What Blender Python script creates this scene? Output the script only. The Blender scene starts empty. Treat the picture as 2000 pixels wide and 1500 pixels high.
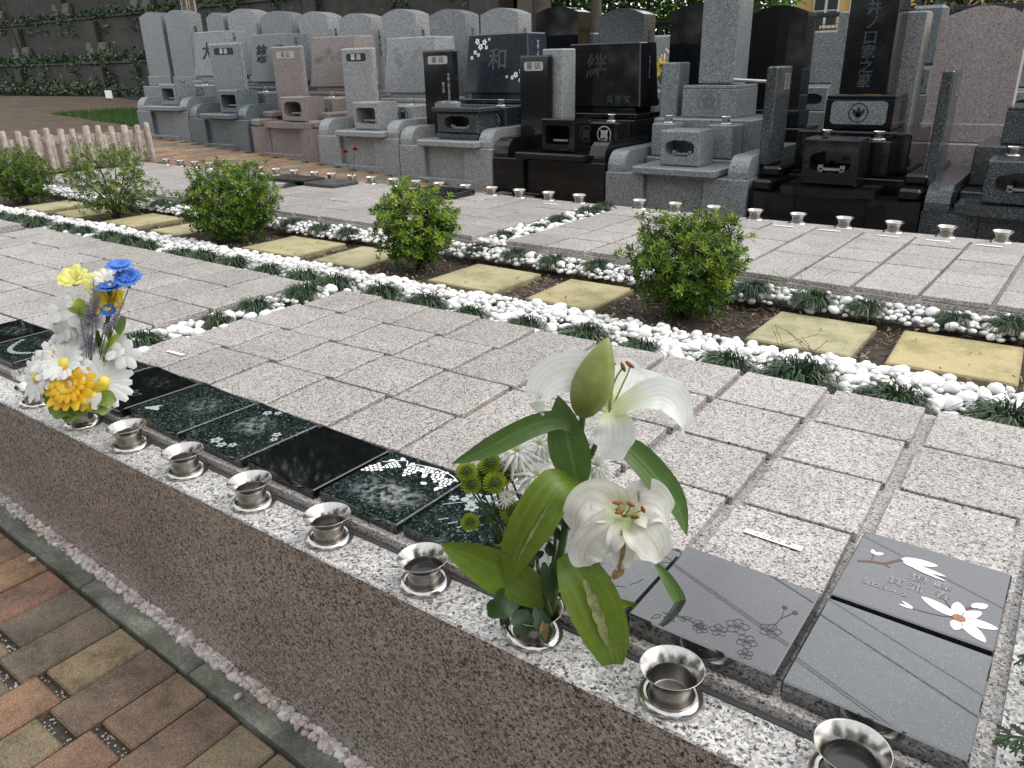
import bpy, bmesh, math, random
from math import sin, cos, pi, radians, tan, atan2, sqrt, hypot
from mathutils import Vector, Matrix, noise

# ---------------------------------------------------------------- camera, sky, sun, exposure
SC = bpy.context.scene
COL = SC.collection
EYE = Vector((0, 0, 1.5))
PITCH, ROLL, FPX = radians(22.5), radians(1.25), 1500.0
HEAD = Vector((-.590, .807, 0)).normalized()
RT0 = Vector((HEAD.y, -HEAD.x, 0))
FW = HEAD * cos(PITCH) - Vector((0, 0, sin(PITCH)))
DN0 = -HEAD * sin(PITCH) - Vector((0, 0, cos(PITCH)))
RT = RT0 * cos(ROLL) + DN0 * sin(ROLL)
DN = DN0 * cos(ROLL) - RT0 * sin(ROLL)
cam = bpy.data.cameras.new('camera')
cam.sensor_width = 36
cam.lens = FPX / 2000 * 36
cam.clip_start = .02
cam.clip_end = 500
camo = bpy.data.objects.new('camera', cam)
COL.objects.link(camo)
camo.matrix_world = Matrix(((RT.x, -DN.x, -FW.x, EYE.x), (RT.y, -DN.y, -FW.y, EYE.y), (RT.z, -DN.z, -FW.z, EYE.z), (0, 0, 0, 1)))
SC.camera = camo
SUN_EL, SUN_AZ = radians(46), (.86, .50)          # the sun stands to the right, veiled by cloud
world = bpy.data.worlds.new('World')
SC.world = world
world.use_nodes = True
wn, wl = world.node_tree.nodes, world.node_tree.links
sky = wn.new('ShaderNodeTexSky')
sky.sky_type = 'NISHITA'
sky.sun_disc = False
sky.sun_elevation = SUN_EL
sky.sun_rotation = atan2(SUN_AZ[0], SUN_AZ[1])
sky.air_density = 1.0
sky.dust_density = 3.0
hs = wn.new('ShaderNodeHueSaturation')
hs.inputs['Saturation'].default_value = .22
wl.new(sky.outputs[0], hs.inputs['Color'])
tc = wn.new('ShaderNodeTexCoord')
cl = wn.new('ShaderNodeTexNoise')
cl.inputs['Scale'].default_value = 2.6
cl.inputs['Detail'].default_value = 6
wl.new(tc.outputs['Generated'], cl.inputs['Vector'])
clr = wn.new('ShaderNodeMapRange')
clr.inputs['From Min'].default_value = .3
clr.inputs['From Max'].default_value = .7
clr.inputs['To Min'].default_value = .8
clr.inputs['To Max'].default_value = 1.25
wl.new(cl.outputs[0], clr.inputs['Value'])
mx = wn.new('ShaderNodeMix')
mx.data_type = 'RGBA'
mx.blend_type = 'MULTIPLY'
mx.inputs['Factor'].default_value = 1
wl.new(hs.outputs[0], mx.inputs['A'])
wl.new(clr.outputs[0], mx.inputs['B'])
cov = wn.new('ShaderNodeMix')                      # overcast: a bright cloud sheet over most of the clear sky
cov.data_type = 'RGBA'
cov.inputs['Factor'].default_value = .8
cloud = wn.new('ShaderNodeMix')
cloud.data_type = 'RGBA'
cloud.blend_type = 'MULTIPLY'
cloud.inputs['Factor'].default_value = 1
cloud.inputs['A'].default_value = (6.6, 6.75, 6.95, 1)
wl.new(clr.outputs[0], cloud.inputs['B'])
wl.new(mx.outputs['Result'], cov.inputs['A'])
wl.new(cloud.outputs['Result'], cov.inputs['B'])
wl.new(cov.outputs['Result'], wn['Background'].inputs['Color'])
wn['Background'].inputs['Strength'].default_value = .15
sl = bpy.data.lights.new('sun', 'SUN')
sl.energy = 1.0
sl.angle = radians(50)
sl.color = (1, .97, .93)
so = bpy.data.objects.new('sun', sl)
COL.objects.link(so)
so.rotation_euler = Vector((SUN_AZ[0] * cos(SUN_EL), SUN_AZ[1] * cos(SUN_EL), sin(SUN_EL))).to_track_quat('Z', 'Y').to_euler()
SC.view_settings.view_transform = 'Standard'
SC.view_settings.look = 'None'
SC.view_settings.exposure = .82
SC.view_settings.gamma = 1
SC.view_settings.use_curve_mapping = False
SC.render.engine = 'CYCLES'
SC.cycles.use_denoising = True
SC.cycles.max_bounces = 8
SC.cycles.transparent_max_bounces = 8

# ---------------------------------------------------------------- helpers
R = random.Random(7)

def empty(name, loc=(0, 0, 0), rz=0):
    o = bpy.data.objects.new(name, None)
    COL.objects.link(o)
    o.location = loc
    o.rotation_euler = (0, 0, rz)
    o.empty_display_size = .1
    return o

def tag(o, label=None, cat=None, group=None, kind=None):
    for k, v in (('label', label), ('category', cat), ('group', group), ('kind', kind)):
        if v:
            o[k] = v
    return o

def link(name, me, parent=None, loc=None, rot=None, scale=None):
    o = bpy.data.objects.new(name, me)
    COL.objects.link(o)
    o.parent = parent
    if loc is not None:
        o.location = loc
    if rot is not None:
        o.rotation_euler = rot
    if scale is not None:
        o.scale = scale
    return o

def copy_tree(o, parent=None):
    c = o.copy()
    COL.objects.link(c)
    c.parent = parent
    for ch in list(o.children):
        copy_tree(ch, c)
    return c

class MB:
    def __init__(s):
        s.v, s.f, s.m = [], [], []
        s.uv = {}
        s.mi = 0

    def add(s, vs, fs):
        n = len(s.v)
        s.v.extend(tuple(x) for x in vs)
        s.f.extend(tuple(i + n for i in f) for f in fs)
        s.m.extend([s.mi] * len(fs))

    def box(s, x0, x1, y0, y1, z0, z1, b=.004, taper=0, ty=0):
        """a block with chamfered edges; taper draws the top in along x, ty leans the top of the front back"""
        hx, hy, hz = (x1 - x0) / 2, (y1 - y0) / 2, (z1 - z0) / 2
        c = ((x0 + x1) / 2, (y0 + y1) / 2, (z0 + z1) / 2)
        b = min(b, hx * .45, hy * .45, hz * .45)
        vs, idx = [], {}
        for sx in (-1, 1):
            for sy in (-1, 1):
                for sz in (-1, 1):
                    for a in range(3):
                        p = [sx * (hx - b), sy * (hy - b), sz * (hz - b)]
                        p[a] += (sx, sy, sz)[a] * b
                        k = (p[2] + hz) / (2 * hz)
                        p[0] *= 1 - taper * k / max(hx, 1e-6)
                        if ty and p[1] < 0:
                            p[1] += ty * k
                        idx[(sx, sy, sz, a)] = len(vs)
                        vs.append([p[i] + c[i] for i in range(3)])
        g = lambda *k: idx[k]
        fs = []
        for d in (-1, 1):
            fs.append([g(d, -1, -1, 0), g(d, 1, -1, 0), g(d, 1, 1, 0), g(d, -1, 1, 0)][::d])
            fs.append([g(-1, d, -1, 1), g(-1, d, 1, 1), g(1, d, 1, 1), g(1, d, -1, 1)][::d])
            fs.append([g(-1, -1, d, 2), g(1, -1, d, 2), g(1, 1, d, 2), g(-1, 1, d, 2)][::d])
        for a in (-1, 1):
            for e in (-1, 1):
                q = a * e
                fs.append([g(a, e, -1, 0), g(a, e, -1, 1), g(a, e, 1, 1), g(a, e, 1, 0)][::-q])
                fs.append([g(a, -1, e, 0), g(a, -1, e, 2), g(a, 1, e, 2), g(a, 1, e, 0)][::q])
                fs.append([g(-1, a, e, 1), g(-1, a, e, 2), g(1, a, e, 2), g(1, a, e, 1)][::-q])
        for sx in (-1, 1):
            for sy in (-1, 1):
                for sz in (-1, 1):
                    fs.append([g(sx, sy, sz, 0), g(sx, sy, sz, 1), g(sx, sy, sz, 2)][::sx * sy * sz])
        s.add(vs, fs)

    def prism(s, pts, axis, a, b):
        """a closed outline (list of 2D points) pushed along an axis from a to b"""
        n = len(pts)
        mk = {'x': lambda p, t: (t, p[0], p[1]), 'y': lambda p, t: (p[0], t, p[1]), 'z': lambda p, t: (p[0], p[1], t)}[axis]
        vs = [mk(p, a) for p in pts] + [mk(p, b) for p in pts]
        fs = [list(range(n))[::-1], list(range(n, 2 * n))] + [[i, (i + 1) % n, n + (i + 1) % n, n + i] for i in range(n)]
        s.add(vs, fs)

    def lathe(s, prof, n=24, c=(0, 0, 0), cap=False, M=None):
        vs = []
        for r, z in prof:
            for i in range(n):
                a = 2 * pi * i / n
                vs.append(Vector((r * cos(a), r * sin(a), z)))
        if M is not None:
            vs = [M @ v for v in vs]
        vs = [v + Vector(c) for v in vs]
        fs = []
        for k in range(len(prof) - 1):
            for i in range(n):
                j = (i + 1) % n
                fs.append([k * n + i, k * n + j, (k + 1) * n + j, (k + 1) * n + i])
        if cap:
            fs.append(list(range((len(prof) - 1) * n, len(prof) * n)))
            fs.append(list(range(n))[::-1])
        s.add(vs, fs)

    def tube(s, pts, rad, n=6):
        pts = [Vector(p) for p in pts]
        if not hasattr(rad, '__len__'):
            rad = [rad] * len(pts)
        vs = []
        up = Vector((.3, .2, 1)).normalized()
        for i, p in enumerate(pts):
            t = (pts[min(i + 1, len(pts) - 1)] - pts[max(i - 1, 0)]).normalized()
            u = t.cross(up)
            if u.length < 1e-3:
                u = t.cross(Vector((1, 0, 0)))
            u.normalize()
            w = t.cross(u)
            for k in range(n):
                a = 2 * pi * k / n
                vs.append(p + (u * cos(a) + w * sin(a)) * rad[i])
        fs = []
        for i in range(len(pts) - 1):
            for k in range(n):
                j = (k + 1) % n
                fs.append([i * n + k, i * n + j, (i + 1) * n + j, (i + 1) * n + k])
        fs.append(list(range(n))[::-1])
        fs.append(list(range((len(pts) - 1) * n, len(pts) * n)))
        s.add(vs, fs)

    def leaf(s, pts, w, side, fold=.25, prof=None, wave=0):
        """a blade along a centre line; side = sideways direction (vector or list), w = full width, fold lifts the edges"""
        pts = [Vector(p) for p in pts]
        n = len(pts)
        vs = []
        for i, p in enumerate(pts):
            t = (pts[min(i + 1, n - 1)] - pts[max(i - 1, 0)]).normalized()
            sd = Vector(side[i] if isinstance(side, list) else side)
            sd = (sd - t * sd.dot(t)).normalized()
            nm = t.cross(sd)
            u = i / (n - 1)
            k = prof(u) if prof else max(.02, sin(pi * min(1, u * .945 + .06)) ** .75)
            h = w * .5 * k
            wv = wave * h * (sin(u * 9) + .7 * sin(u * 23 + 1))
            wo = wave * h * (sin(u * 11 + 2) + .7 * sin(u * 19))
            vs += [p + sd * h * (1 + wave * .4 * sin(u * 17)) + nm * (fold * h + wv), p + sd * h * .5 + nm * fold * h * .3, p, p - sd * h * .5 + nm * fold * h * .3, p - sd * h * (1 + wave * .4 * sin(u * 21 + 1)) + nm * (fold * h - wo)]
        fs = []
        for i in range(n):
            for k in range(5):
                s.uv[len(s.v) + i * 5 + k] = (k / 4, i / (n - 1))
        for i in range(n - 1):
            for k in range(4):
                fs.append([i * 5 + k, i * 5 + k + 1, (i + 1) * 5 + k + 1, (i + 1) * 5 + k])
        s.add(vs, fs)

    def build(s, name, mats, parent=None, smooth=False, sharp=None):
        me = bpy.data.meshes.new(name)
        me.from_pydata(s.v, [], s.f)
        for m in (mats if isinstance(mats, (list, tuple)) else [mats]):
            me.materials.append(m)
        if s.uv:
            ul = me.uv_layers.new(name='UVMap')
            for lp_ in me.loops:
                ul.data[lp_.index].uv = s.uv.get(lp_.vertex_index, (0, 0))
        if any(s.m):
            me.polygons.foreach_set('material_index', s.m)
        if smooth:
            me.polygons.foreach_set('use_smooth', [True] * len(me.polygons))
            if sharp:
                me.set_sharp_from_angle(angle=radians(sharp))
        me.update()
        o = link(name, me, parent)
        if name.endswith(('_engraving', '_carving', '_inlay', '_etching', 'floral_border', 'worn_lettering', 'rain_streak')):
            o['kind'] = 'stuff'          # many tiny flat marks that make one engraving
        return o

def curve_pts(ctrl, n=9):
    """smooth points through control points (Catmull-Rom)"""
    P = [Vector(c) for c in ctrl]
    if len(P) == 2:
        return [P[0].lerp(P[1], i / (n - 1)) for i in range(n)]
    P = [P[0] * 2 - P[1]] + P + [P[-1] * 2 - P[-2]]
    out = []
    m = len(P) - 3
    for i in range(n):
        u = i / (n - 1) * m
        k = min(int(u), m - 1)
        t = u - k
        a, b, c, d = P[k:k + 4]
        out.append(.5 * ((2 * b) + (c - a) * t + (2 * a - 5 * b + 4 * c - d) * t * t + (3 * b - a - 3 * c + d) * t ** 3))
    return out

# ---------------------------------------------------------------- materials
def newmat(name):
    m = bpy.data.materials.new(name)
    m.use_nodes = True
    nt = m.node_tree
    return m, nt, nt.nodes, nt.links, nt.nodes['Principled BSDF']

def ramp(N, stops, mode='LINEAR'):
    r = N.new('ShaderNodeValToRGB')
    r.color_ramp.interpolation = mode
    e = r.color_ramp.elements
    while len(e) < len(stops):
        e.new(.5)
    for k, (p, c) in zip(e, stops):
        k.position = p
        k.color = (*c, 1)
    return r

def pos(N):
    return N.new('ShaderNodeNewGeometry').outputs['Position']

def mix(N, L, a, b, fac, mode='MIX'):
    m = N.new('ShaderNodeMix')
    m.data_type = 'RGBA'
    m.blend_type = mode
    for s, v in (('A', a), ('B', b), ('Factor', fac)):
        i = [x for x in m.inputs if x.name == s and (x.type == ('VALUE' if s == 'Factor' else 'RGBA'))][0]
        if hasattr(v, 'links'):
            L.new(v, i)
        elif s == 'Factor':
            i.default_value = v
        else:
            i.default_value = (*v, 1)
    return [o for o in m.outputs if o.type == 'RGBA'][0]

def noise_tex(N, L, vec, scale, detail=4, rough=.6):
    n = N.new('ShaderNodeTexNoise')
    n.inputs['Scale'].default_value = scale
    n.inputs['Detail'].default_value = detail
    n.inputs['Roughness'].default_value = rough
    if vec is not None:
        L.new(vec, n.inputs['Vector'])
    return n

def flat(name, col, rough=.6, metal=0, var=0, vscale=20, bump=0, spec=.5):
    m, nt, N, L, B = newmat(name)
    B.inputs['Roughness'].default_value = rough
    B.inputs['Metallic'].default_value = metal
    B.inputs['Specular IOR Level'].default_value = spec
    if var:
        n = noise_tex(N, L, pos(N), vscale, 5)
        r = ramp(N, [(.3, tuple(c * (1 - var) for c in col)), (.7, tuple(min(1, c * (1 + var)) for c in col))])
        L.new(n.outputs[0], r.inputs[0])
        L.new(r.outputs[0], B.inputs['Base Color'])
        if bump:
            b = N.new('ShaderNodeBump')
            b.inputs['Strength'].default_value = bump
            b.inputs['Distance'].default_value = .005
            L.new(n.outputs[0], b.inputs['Height'])
            L.new(b.outputs[0], B.inputs['Normal'])
    else:
        B.inputs['Base Color'].default_value = (*col, 1)
    return m

def granite(name, stops, scale=120, rough=.5, fine=None, dirt=0, spec=.5, bump=0, smudges=(), big=0, tone=0, stain=0):
    """crystal grains: random colour per cell of a warped cell pattern, with a finer dark fleck on top"""
    m, nt, N, L, B = newmat(name)
    p = pos(N)
    wn_ = noise_tex(N, L, p, scale * .8, 2)
    w = N.new('ShaderNodeVectorMath')
    w.operation = 'MULTIPLY_ADD'
    L.new(wn_.outputs['Color'], w.inputs[0])
    w.inputs[1].default_value = (1.6 / scale,) * 3
    L.new(p, w.inputs[2])
    v = N.new('ShaderNodeTexVoronoi')
    v.inputs['Scale'].default_value = scale
    L.new(w.outputs[0], v.inputs['Vector'])
    sp = N.new('ShaderNodeSeparateColor')
    L.new(v.outputs['Color'], sp.inputs[0])
    r = ramp(N, stops, 'CONSTANT')
    L.new(sp.outputs[0], r.inputs[0])
    col = r.outputs[0]
    if fine:
        v2 = N.new('ShaderNodeTexVoronoi')
        v2.inputs['Scale'].default_value = scale * 2.3
        L.new(w.outputs[0], v2.inputs['Vector'])
        s2 = N.new('ShaderNodeSeparateColor')
        L.new(v2.outputs['Color'], s2.inputs[0])
        r2 = ramp(N, [(0, (1, 1, 1)), (fine[1], (0, 0, 0))], 'CONSTANT')
        L.new(s2.outputs[1], r2.inputs[0])
        col = mix(N, L, col, fine[0], r2.outputs[0])
    if big:
        nb = noise_tex(N, L, p, 9, 3)
        rb = ramp(N, [(.35, (1 - big,) * 3), (.65, (1, 1, 1))])
        L.new(nb.outputs[0], rb.inputs[0])
        col = mix(N, L, col, rb.outputs[0], 1, 'MULTIPLY')
    if tone:
        oi = N.new('ShaderNodeObjectInfo')
        rt_ = ramp(N, [(0, (1 - tone, 1 - tone * 1.05, 1 - tone * 1.1)), (.5, (1, .985, .97)), (1, (1 + tone * .6,) * 3)])
        L.new(oi.outputs['Random'], rt_.inputs[0])
        col = mix(N, L, col, rt_.outputs[0], 1, 'MULTIPLY')
    if stain:
        n5 = noise_tex(N, L, p, 2.3, 5, .65)
        r5 = ramp(N, [(.34, (1 - stain,) * 3), (.55, (1, 1, 1)), (.75, (1 + stain * .4,) * 3)])
        L.new(n5.outputs[0], r5.inputs[0])
        col = mix(N, L, col, r5.outputs[0], 1, 'MULTIPLY')
    if dirt:
        nd = noise_tex(N, L, p, 4, 6, .7)
        rd = ramp(N, [(.45, (0, 0, 0)), (.75, (dirt,) * 3)])
        L.new(nd.outputs[0], rd.inputs[0])
        col = mix(N, L, col, (.16, .15, .12), rd.outputs[0])
    for (cx, cy, rx, ry, amt, c) in smudges:      # worn, illegible lettering: soft pale patches on the polished face
        tx = N.new('ShaderNodeTexCoord')
        mp = N.new('ShaderNodeMapping')
        mp.inputs['Location'].default_value = (-cx / rx, -cy / ry, 0)
        mp.inputs['Scale'].default_value = (1 / rx, 1 / ry, 0)
        L.new(tx.outputs['Object'], mp.inputs['Vector'])
        ln = N.new('ShaderNodeVectorMath')
        ln.operation = 'LENGTH'
        L.new(mp.outputs[0], ln.inputs[0])
        mr = N.new('ShaderNodeMapRange')
        mr.inputs['From Min'].default_value = 1
        mr.inputs['From Max'].default_value = .45
        L.new(ln.outputs['Value'], mr.inputs['Value'])
        ns = noise_tex(N, L, tx.outputs['Object'], 38, 2)
        r3 = ramp(N, [(.42, (0, 0, 0)), (.72, (amt,) * 3)])
        L.new(ns.outputs[0], r3.inputs[0])
        mm = N.new('ShaderNodeMath')
        mm.operation = 'MULTIPLY'
        L.new(mr.outputs[0], mm.inputs[0])
        L.new(r3.outputs[0], mm.inputs[1])
        col = mix(N, L, col, c, mm.outputs[0])
    L.new(col, B.inputs['Base Color'])
    nr = noise_tex(N, L, p, 30, 3)
    rr = N.new('ShaderNodeMapRange')
    rr.inputs['To Min'].default_value = rough * .7
    rr.inputs['To Max'].default_value = rough * 1.3
    L.new(nr.outputs[0], rr.inputs['Value'])
    L.new(rr.outputs[0], B.inputs['Roughness'])
    B.inputs['Specular IOR Level'].default_value = min(spec, .5)
    if spec > .5:
        B.inputs['IOR'].default_value = 1.5 + (spec - .5)
    if bump:
        b = N.new('ShaderNodeBump')
        b.inputs['Strength'].default_value = bump
        b.inputs['Distance'].default_value = .002
        L.new(sp.outputs[1], b.inputs['Height'])
        L.new(b.outputs[0], B.inputs['Normal'])
    return m

def island(name, stops, rough=.5, trans=0, noise_amt=0, spec=.4, tcol=None, nscale=60):
    """colour picked per separate piece (leaf, chip, pebble) with optional light passing through"""
    m, nt, N, L, B = newmat(name)
    g = N.new('ShaderNodeNewGeometry')
    r = ramp(N, stops)
    L.new(g.outputs['Random Per Island'], r.inputs[0])
    col = r.outputs[0]
    if noise_amt:
        n = noise_tex(N, L, g.outputs['Position'], nscale, 4)
        q = ramp(N, [(.35, (1 - noise_amt,) * 3), (.6, (1, 1, 1))])
        L.new(n.outputs[0], q.inputs[0])
        col = mix(N, L, col, q.outputs[0], 1, 'MULTIPLY')
    L.new(col, B.inputs['Base Color'])
    B.inputs['Roughness'].default_value = rough
    B.inputs['Specular IOR Level'].default_value = spec
    if trans:
        t = N.new('ShaderNodeBsdfTranslucent')
        if tcol:
            t.inputs['Color'].default_value = (*tcol, 1)
        else:
            L.new(col, t.inputs['Color'])
        ms = N.new('ShaderNodeMixShader')
        ms.inputs[0].default_value = trans
        L.new(B.outputs[0], ms.inputs[1])
        L.new(t.outputs[0], ms.inputs[2])
        L.new(ms.outputs[0], N['Material Output'].inputs['Surface'])
    return m

GREY1, GREY2, PINK, WHT, BLK = (.27, .265, .265), (.40, .385, .37), (.50, .42, .385), (.66, .64, .61), (.035, .033, .033)
M = {}
M['tile'] = granite('tile_granite', [(0, BLK), (.07, (.14, .135, .13)), (.18, (.28, .27, .262)), (.34, (.37, .35, .335)), (.54, (.455, .39, .36)), (.70, (.495, .46, .43)), (.88, (.57, .545, .52))], 225, .40, ((.10, .097, .095), .08), dirt=.16, spec=.5, bump=.15, tone=.10, stain=.16)
M['ledge'] = granite('ledge_granite', [(0, (.05, .048, .046)), (.07, (.19, .185, .18)), (.18, (.31, .305, .30)), (.34, (.43, .42, .405)), (.52, (.50, .435, .405)), (.66, (.56, .54, .51)), (.84, (.64, .625, .60))], 175, .3, ((.09, .087, .084), .08), spec=.45, stain=.10)
M['wall'] = granite('wall_granite', [(0, (.05, .044, .04)), (.10, (.16, .14, .125)), (.24, (.27, .235, .21)), (.5, (.41, .335, .29)), (.72, (.46, .385, .34)), (.9, (.50, .445, .40))], 190, .26, ((.07, .06, .055), .13), dirt=.22, spec=.45, stain=.18)
M['black'] = granite('black_granite', [(0, (.006, .006, .007)), (.93, (.015, .016, .018))], 300, .06, spec=.5)
M['green_dark'] = granite('dark_green_granite', [(0, (.006, .009, .009)), (.55, (.014, .022, .021)), (.78, (.03, .045, .043)), (.93, (.09, .12, .115))], 230, .08)
M['grey_plaque'] = granite('grey_plaque_granite', [(0, (.03, .03, .033)), (.5, (.045, .045, .05)), (.85, (.06, .06, .065)), (.97, (.28, .28, .29))], 320, .05)
M['greygreen_plaque'] = granite('grey_green_granite', [(0, (.025, .03, .031)), (.5, (.05, .058, .058)), (.85, (.075, .085, .085)), (.95, (.26, .28, .28))], 260, .06)
M['steel'] = flat('polished_steel', (.46, .44, .415), .19, 1, .12, 90)
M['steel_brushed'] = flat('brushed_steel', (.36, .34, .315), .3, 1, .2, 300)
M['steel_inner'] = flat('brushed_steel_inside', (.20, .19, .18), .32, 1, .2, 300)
M['water'] = flat('vase_water', (.02, .02, .022), .02, 0)
M['pebble'] = None
M['soil'] = flat('soil', (.045, .033, .024), .95, 0, .5, 45, .8)
M['paper'] = flat('sticker_paper', (.82, .82, .8), .5)
M['ink'] = flat('black_ink', (.02, .02, .02), .6)
M['white_ink'] = flat('white_inlay', (.78, .79, .78), .5, 0, .06, 60)
M['etch'] = flat('etched_line', (.30, .33, .33), .7)
M['etch_mid'] = flat('etched_character', (.055, .06, .062), .7)
M['etch_dark'] = flat('etched_line_dark', (.035, .037, .04), .5)
M['branch_inlay'] = flat('branch_inlay', (.13, .06, .055), .6)
M['anther_inlay'] = flat('brown_inlay', (.28, .13, .06), .6, 0, .4, 200)

def brick_mat():
    m, nt, N, L, B = newmat('brick')
    oi = N.new('ShaderNodeObjectInfo')
    r = ramp(N, [(0, (.17, .135, .085)), (.2, (.20, .095, .06)), (.38, (.26, .185, .095)), (.55, (.115, .105, .08)), (.72, (.215, .105, .068)), (.86, (.265, .195, .10)), (1, (.13, .12, .09))])
    L.new(oi.outputs['Random'], r.inputs[0])
    p = pos(N)
    n1 = noise_tex(N, L, p, 7, 9, .78)
    q1 = ramp(N, [(.36, (.45, .48, .46)), (.48, (.85, .85, .82)), (.62, (1.15, 1.12, 1.08))])
    L.new(n1.outputs[0], q1.inputs[0])
    c = mix(N, L, r.outputs[0], q1.outputs[0], 1, 'MULTIPLY')
    n2 = noise_tex(N, L, p, 240, 5, .85)
    q2 = ramp(N, [(.38, (.22, .22, .22)), (.5, (1, 1, 1)), (.62, (2.1, 1.9, 1.6))])
    L.new(n2.outputs[0], q2.inputs[0])
    c = mix(N, L, c, q2.outputs[0], .8, 'MULTIPLY')
    hs2 = N.new('ShaderNodeHueSaturation')
    hs2.inputs['Saturation'].default_value = .92
    L.new(c, hs2.inputs['Color'])
    c = hs2.outputs[0]
    L.new(c, B.inputs['Base Color'])
    B.inputs['Roughness'].default_value = .8
    b = N.new('ShaderNodeBump')
    b.inputs['Strength'].default_value = .5
    b.inputs['Distance'].default_value = .003
    L.new(n2.outputs[0], b.inputs['Height'])
    L.new(b.outputs[0], B.inputs['Normal'])
    return m

M['brick'] = brick_mat()

def curb_mat():
    m, nt, N, L, B = newmat('mossy_concrete')
    p = pos(N)
    n1 = noise_tex(N, L, p, 5, 8, .75)
    r = ramp(N, [(.3, (.06, .062, .045)), (.47, (.13, .13, .108)), (.58, (.21, .21, .18)), (.70, (.42, .42, .385))])
    L.new(n1.outputs[0], r.inputs[0])
    n2 = noise_tex(N, L, p, 170, 6, .85)
    q = ramp(N, [(.35, (.4, .4, .4)), (.65, (1.5, 1.5, 1.45))])
    L.new(n2.outputs[0], q.inputs[0])
    L.new(mix(N, L, r.outputs[0], q.outputs[0], 1, 'MULTIPLY'), B.inputs['Base Color'])
    B.inputs['Roughness'].default_value = .9
    b = N.new('ShaderNodeBump')
    b.inputs['Strength'].default_value = .6
    b.inputs['Distance'].default_value = .004
    L.new(n2.outputs[0], b.inputs['Height'])
    L.new(b.outputs[0], B.inputs['Normal'])
    return m

def step_mat():
    m, nt, N, L, B = newmat('yellow_sandstone')
    p = pos(N)
    oi = N.new('ShaderNodeObjectInfo')
    r0 = ramp(N, [(0, (.40, .335, .19)), (.5, (.37, .335, .205)), (1, (.42, .34, .175))])
    L.new(oi.outputs['Random'], r0.inputs[0])
    n1 = noise_tex(N, L, p, 5, 6, .65)
    r1 = ramp(N, [(.36, (.62, .68, .56)), (.52, (1, 1, 1)), (.7, (1.12, 1.1, 1.02))])
    L.new(n1.outputs[0], r1.inputs[0])
    c = mix(N, L, r0.outputs[0], r1.outputs[0], 1, 'MULTIPLY')
    n2 = noise_tex(N, L, p, 160, 5, .8)
    r2 = ramp(N, [(.35, (.72, .72, .70)), (.6, (1.12, 1.12, 1.1))])
    L.new(n2.outputs[0], r2.inputs[0])
    c = mix(N, L, c, r2.outputs[0], 1, 'MULTIPLY')
    # soil splashed along the rim of each slab
    tx = N.new('ShaderNodeTexCoord')
    sp = N.new('ShaderNodeSeparateXYZ')
    L.new(tx.outputs['Generated'], sp.inputs[0])
    dst = None
    for ax in (0, 1):
        a = N.new('ShaderNodeMath'); a.operation = 'PINGPONG'; a.inputs[1].default_value = .5
        L.new(sp.outputs[ax], a.inputs[0])
        if dst is None:
            dst = a.outputs[0]
        else:
            b = N.new('ShaderNodeMath'); b.operation = 'MINIMUM'
            L.new(dst, b.inputs[0]); L.new(a.outputs[0], b.inputs[1])
            dst = b.outputs[0]
    n3 = noise_tex(N, L, p, 16, 5, .7)
    ad = N.new('ShaderNodeMath'); ad.operation = 'MULTIPLY_ADD'; ad.inputs[1].default_value = .16
    L.new(n3.outputs[0], ad.inputs[0]); L.new(dst, ad.inputs[2])
    r3 = ramp(N, [(.075, (.55, .55, .55)), (.13, (0, 0, 0))])
    L.new(ad.outputs[0], r3.inputs[0])
    c = mix(N, L, c, (.13, .115, .06), r3.outputs[0])
    L.new(c, B.inputs['Base Color'])
    B.inputs['Roughness'].default_value = .85
    bb = N.new('ShaderNodeBump'); bb.inputs['Strength'].default_value = .35; bb.inputs['Distance'].default_value = .003
    L.new(n2.outputs[0], bb.inputs['Height']); L.new(bb.outputs[0], B.inputs['Normal'])
    return m

M['step'] = step_mat()
M['curb'] = curb_mat()
M['pebble'] = island('white_pebble', [(0, (.52, .50, .45)), (.08, (.68, .67, .64)), (.4, (.79, .785, .77)), (1, (.86, .855, .845))], .45, noise_amt=.20, nscale=38)
M['gravel'] = island('pink_gravel', [(0, (.34, .31, .31)), (.25, (.56, .48, .45)), (.5, (.62, .46, .41)), (.65, (.45, .44, .45)), (.85, (.68, .62, .59)), (1, (.74, .72, .70))], .8, noise_amt=.25, nscale=200)
M['chip'] = island('bark_chip', [(0, (.02, .014, .01)), (.4, (.06, .04, .026)), (.75, (.13, .09, .06)), (.92, (.24, .18, .12)), (1, (.42, .36, .28))], .9)
M['mondo'] = island('mondo_blade', [(0, (.012, .03, .014)), (.5, (.022, .055, .022)), (.9, (.045, .09, .035)), (1, (.20, .18, .07))], .4, .15)
M['shrub'] = island('shrub_leaf', [(0, (.022, .055, .007)), (.5, (.055, .125, .010)), (.85, (.12, .21, .016)), (1, (.20, .28, .03))], .28, .25)
M['shrub_tip'] = island('shrub_young_leaf', [(0, (.15, .25, .02)), (1, (.32, .40, .05))], .35, .3)
M['twig'] = flat('twig_bark', (.06, .042, .03), .85, 0, .3, 80)
M['bark'] = flat('tree_bark', (.055, .042, .034), .9, 0, .45, 14, .8)
M['log'] = flat('weathered_log', (.34, .29, .25), .8, 0, .35, 18, .4)
M['concrete'] = flat('dark_retaining_concrete', (.038, .037, .031), .9, 0, .35, 3.5, .3)
M['concrete_light'] = flat('pale_concrete', (.10, .097, .085), .9, 0, .25, 5, .3)
M['ivy'] = island('ivy_leaf', [(0, (.012, .028, .012)), (.6, (.03, .062, .022)), (.9, (.06, .10, .04)), (1, (.17, .20, .12))], .4, .1)
M['leaf_dark'] = island('dark_tree_leaf', [(0, (.012, .025, .010)), (.6, (.022, .048, .015)), (1, (.05, .085, .025))], .5, .15)
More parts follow.
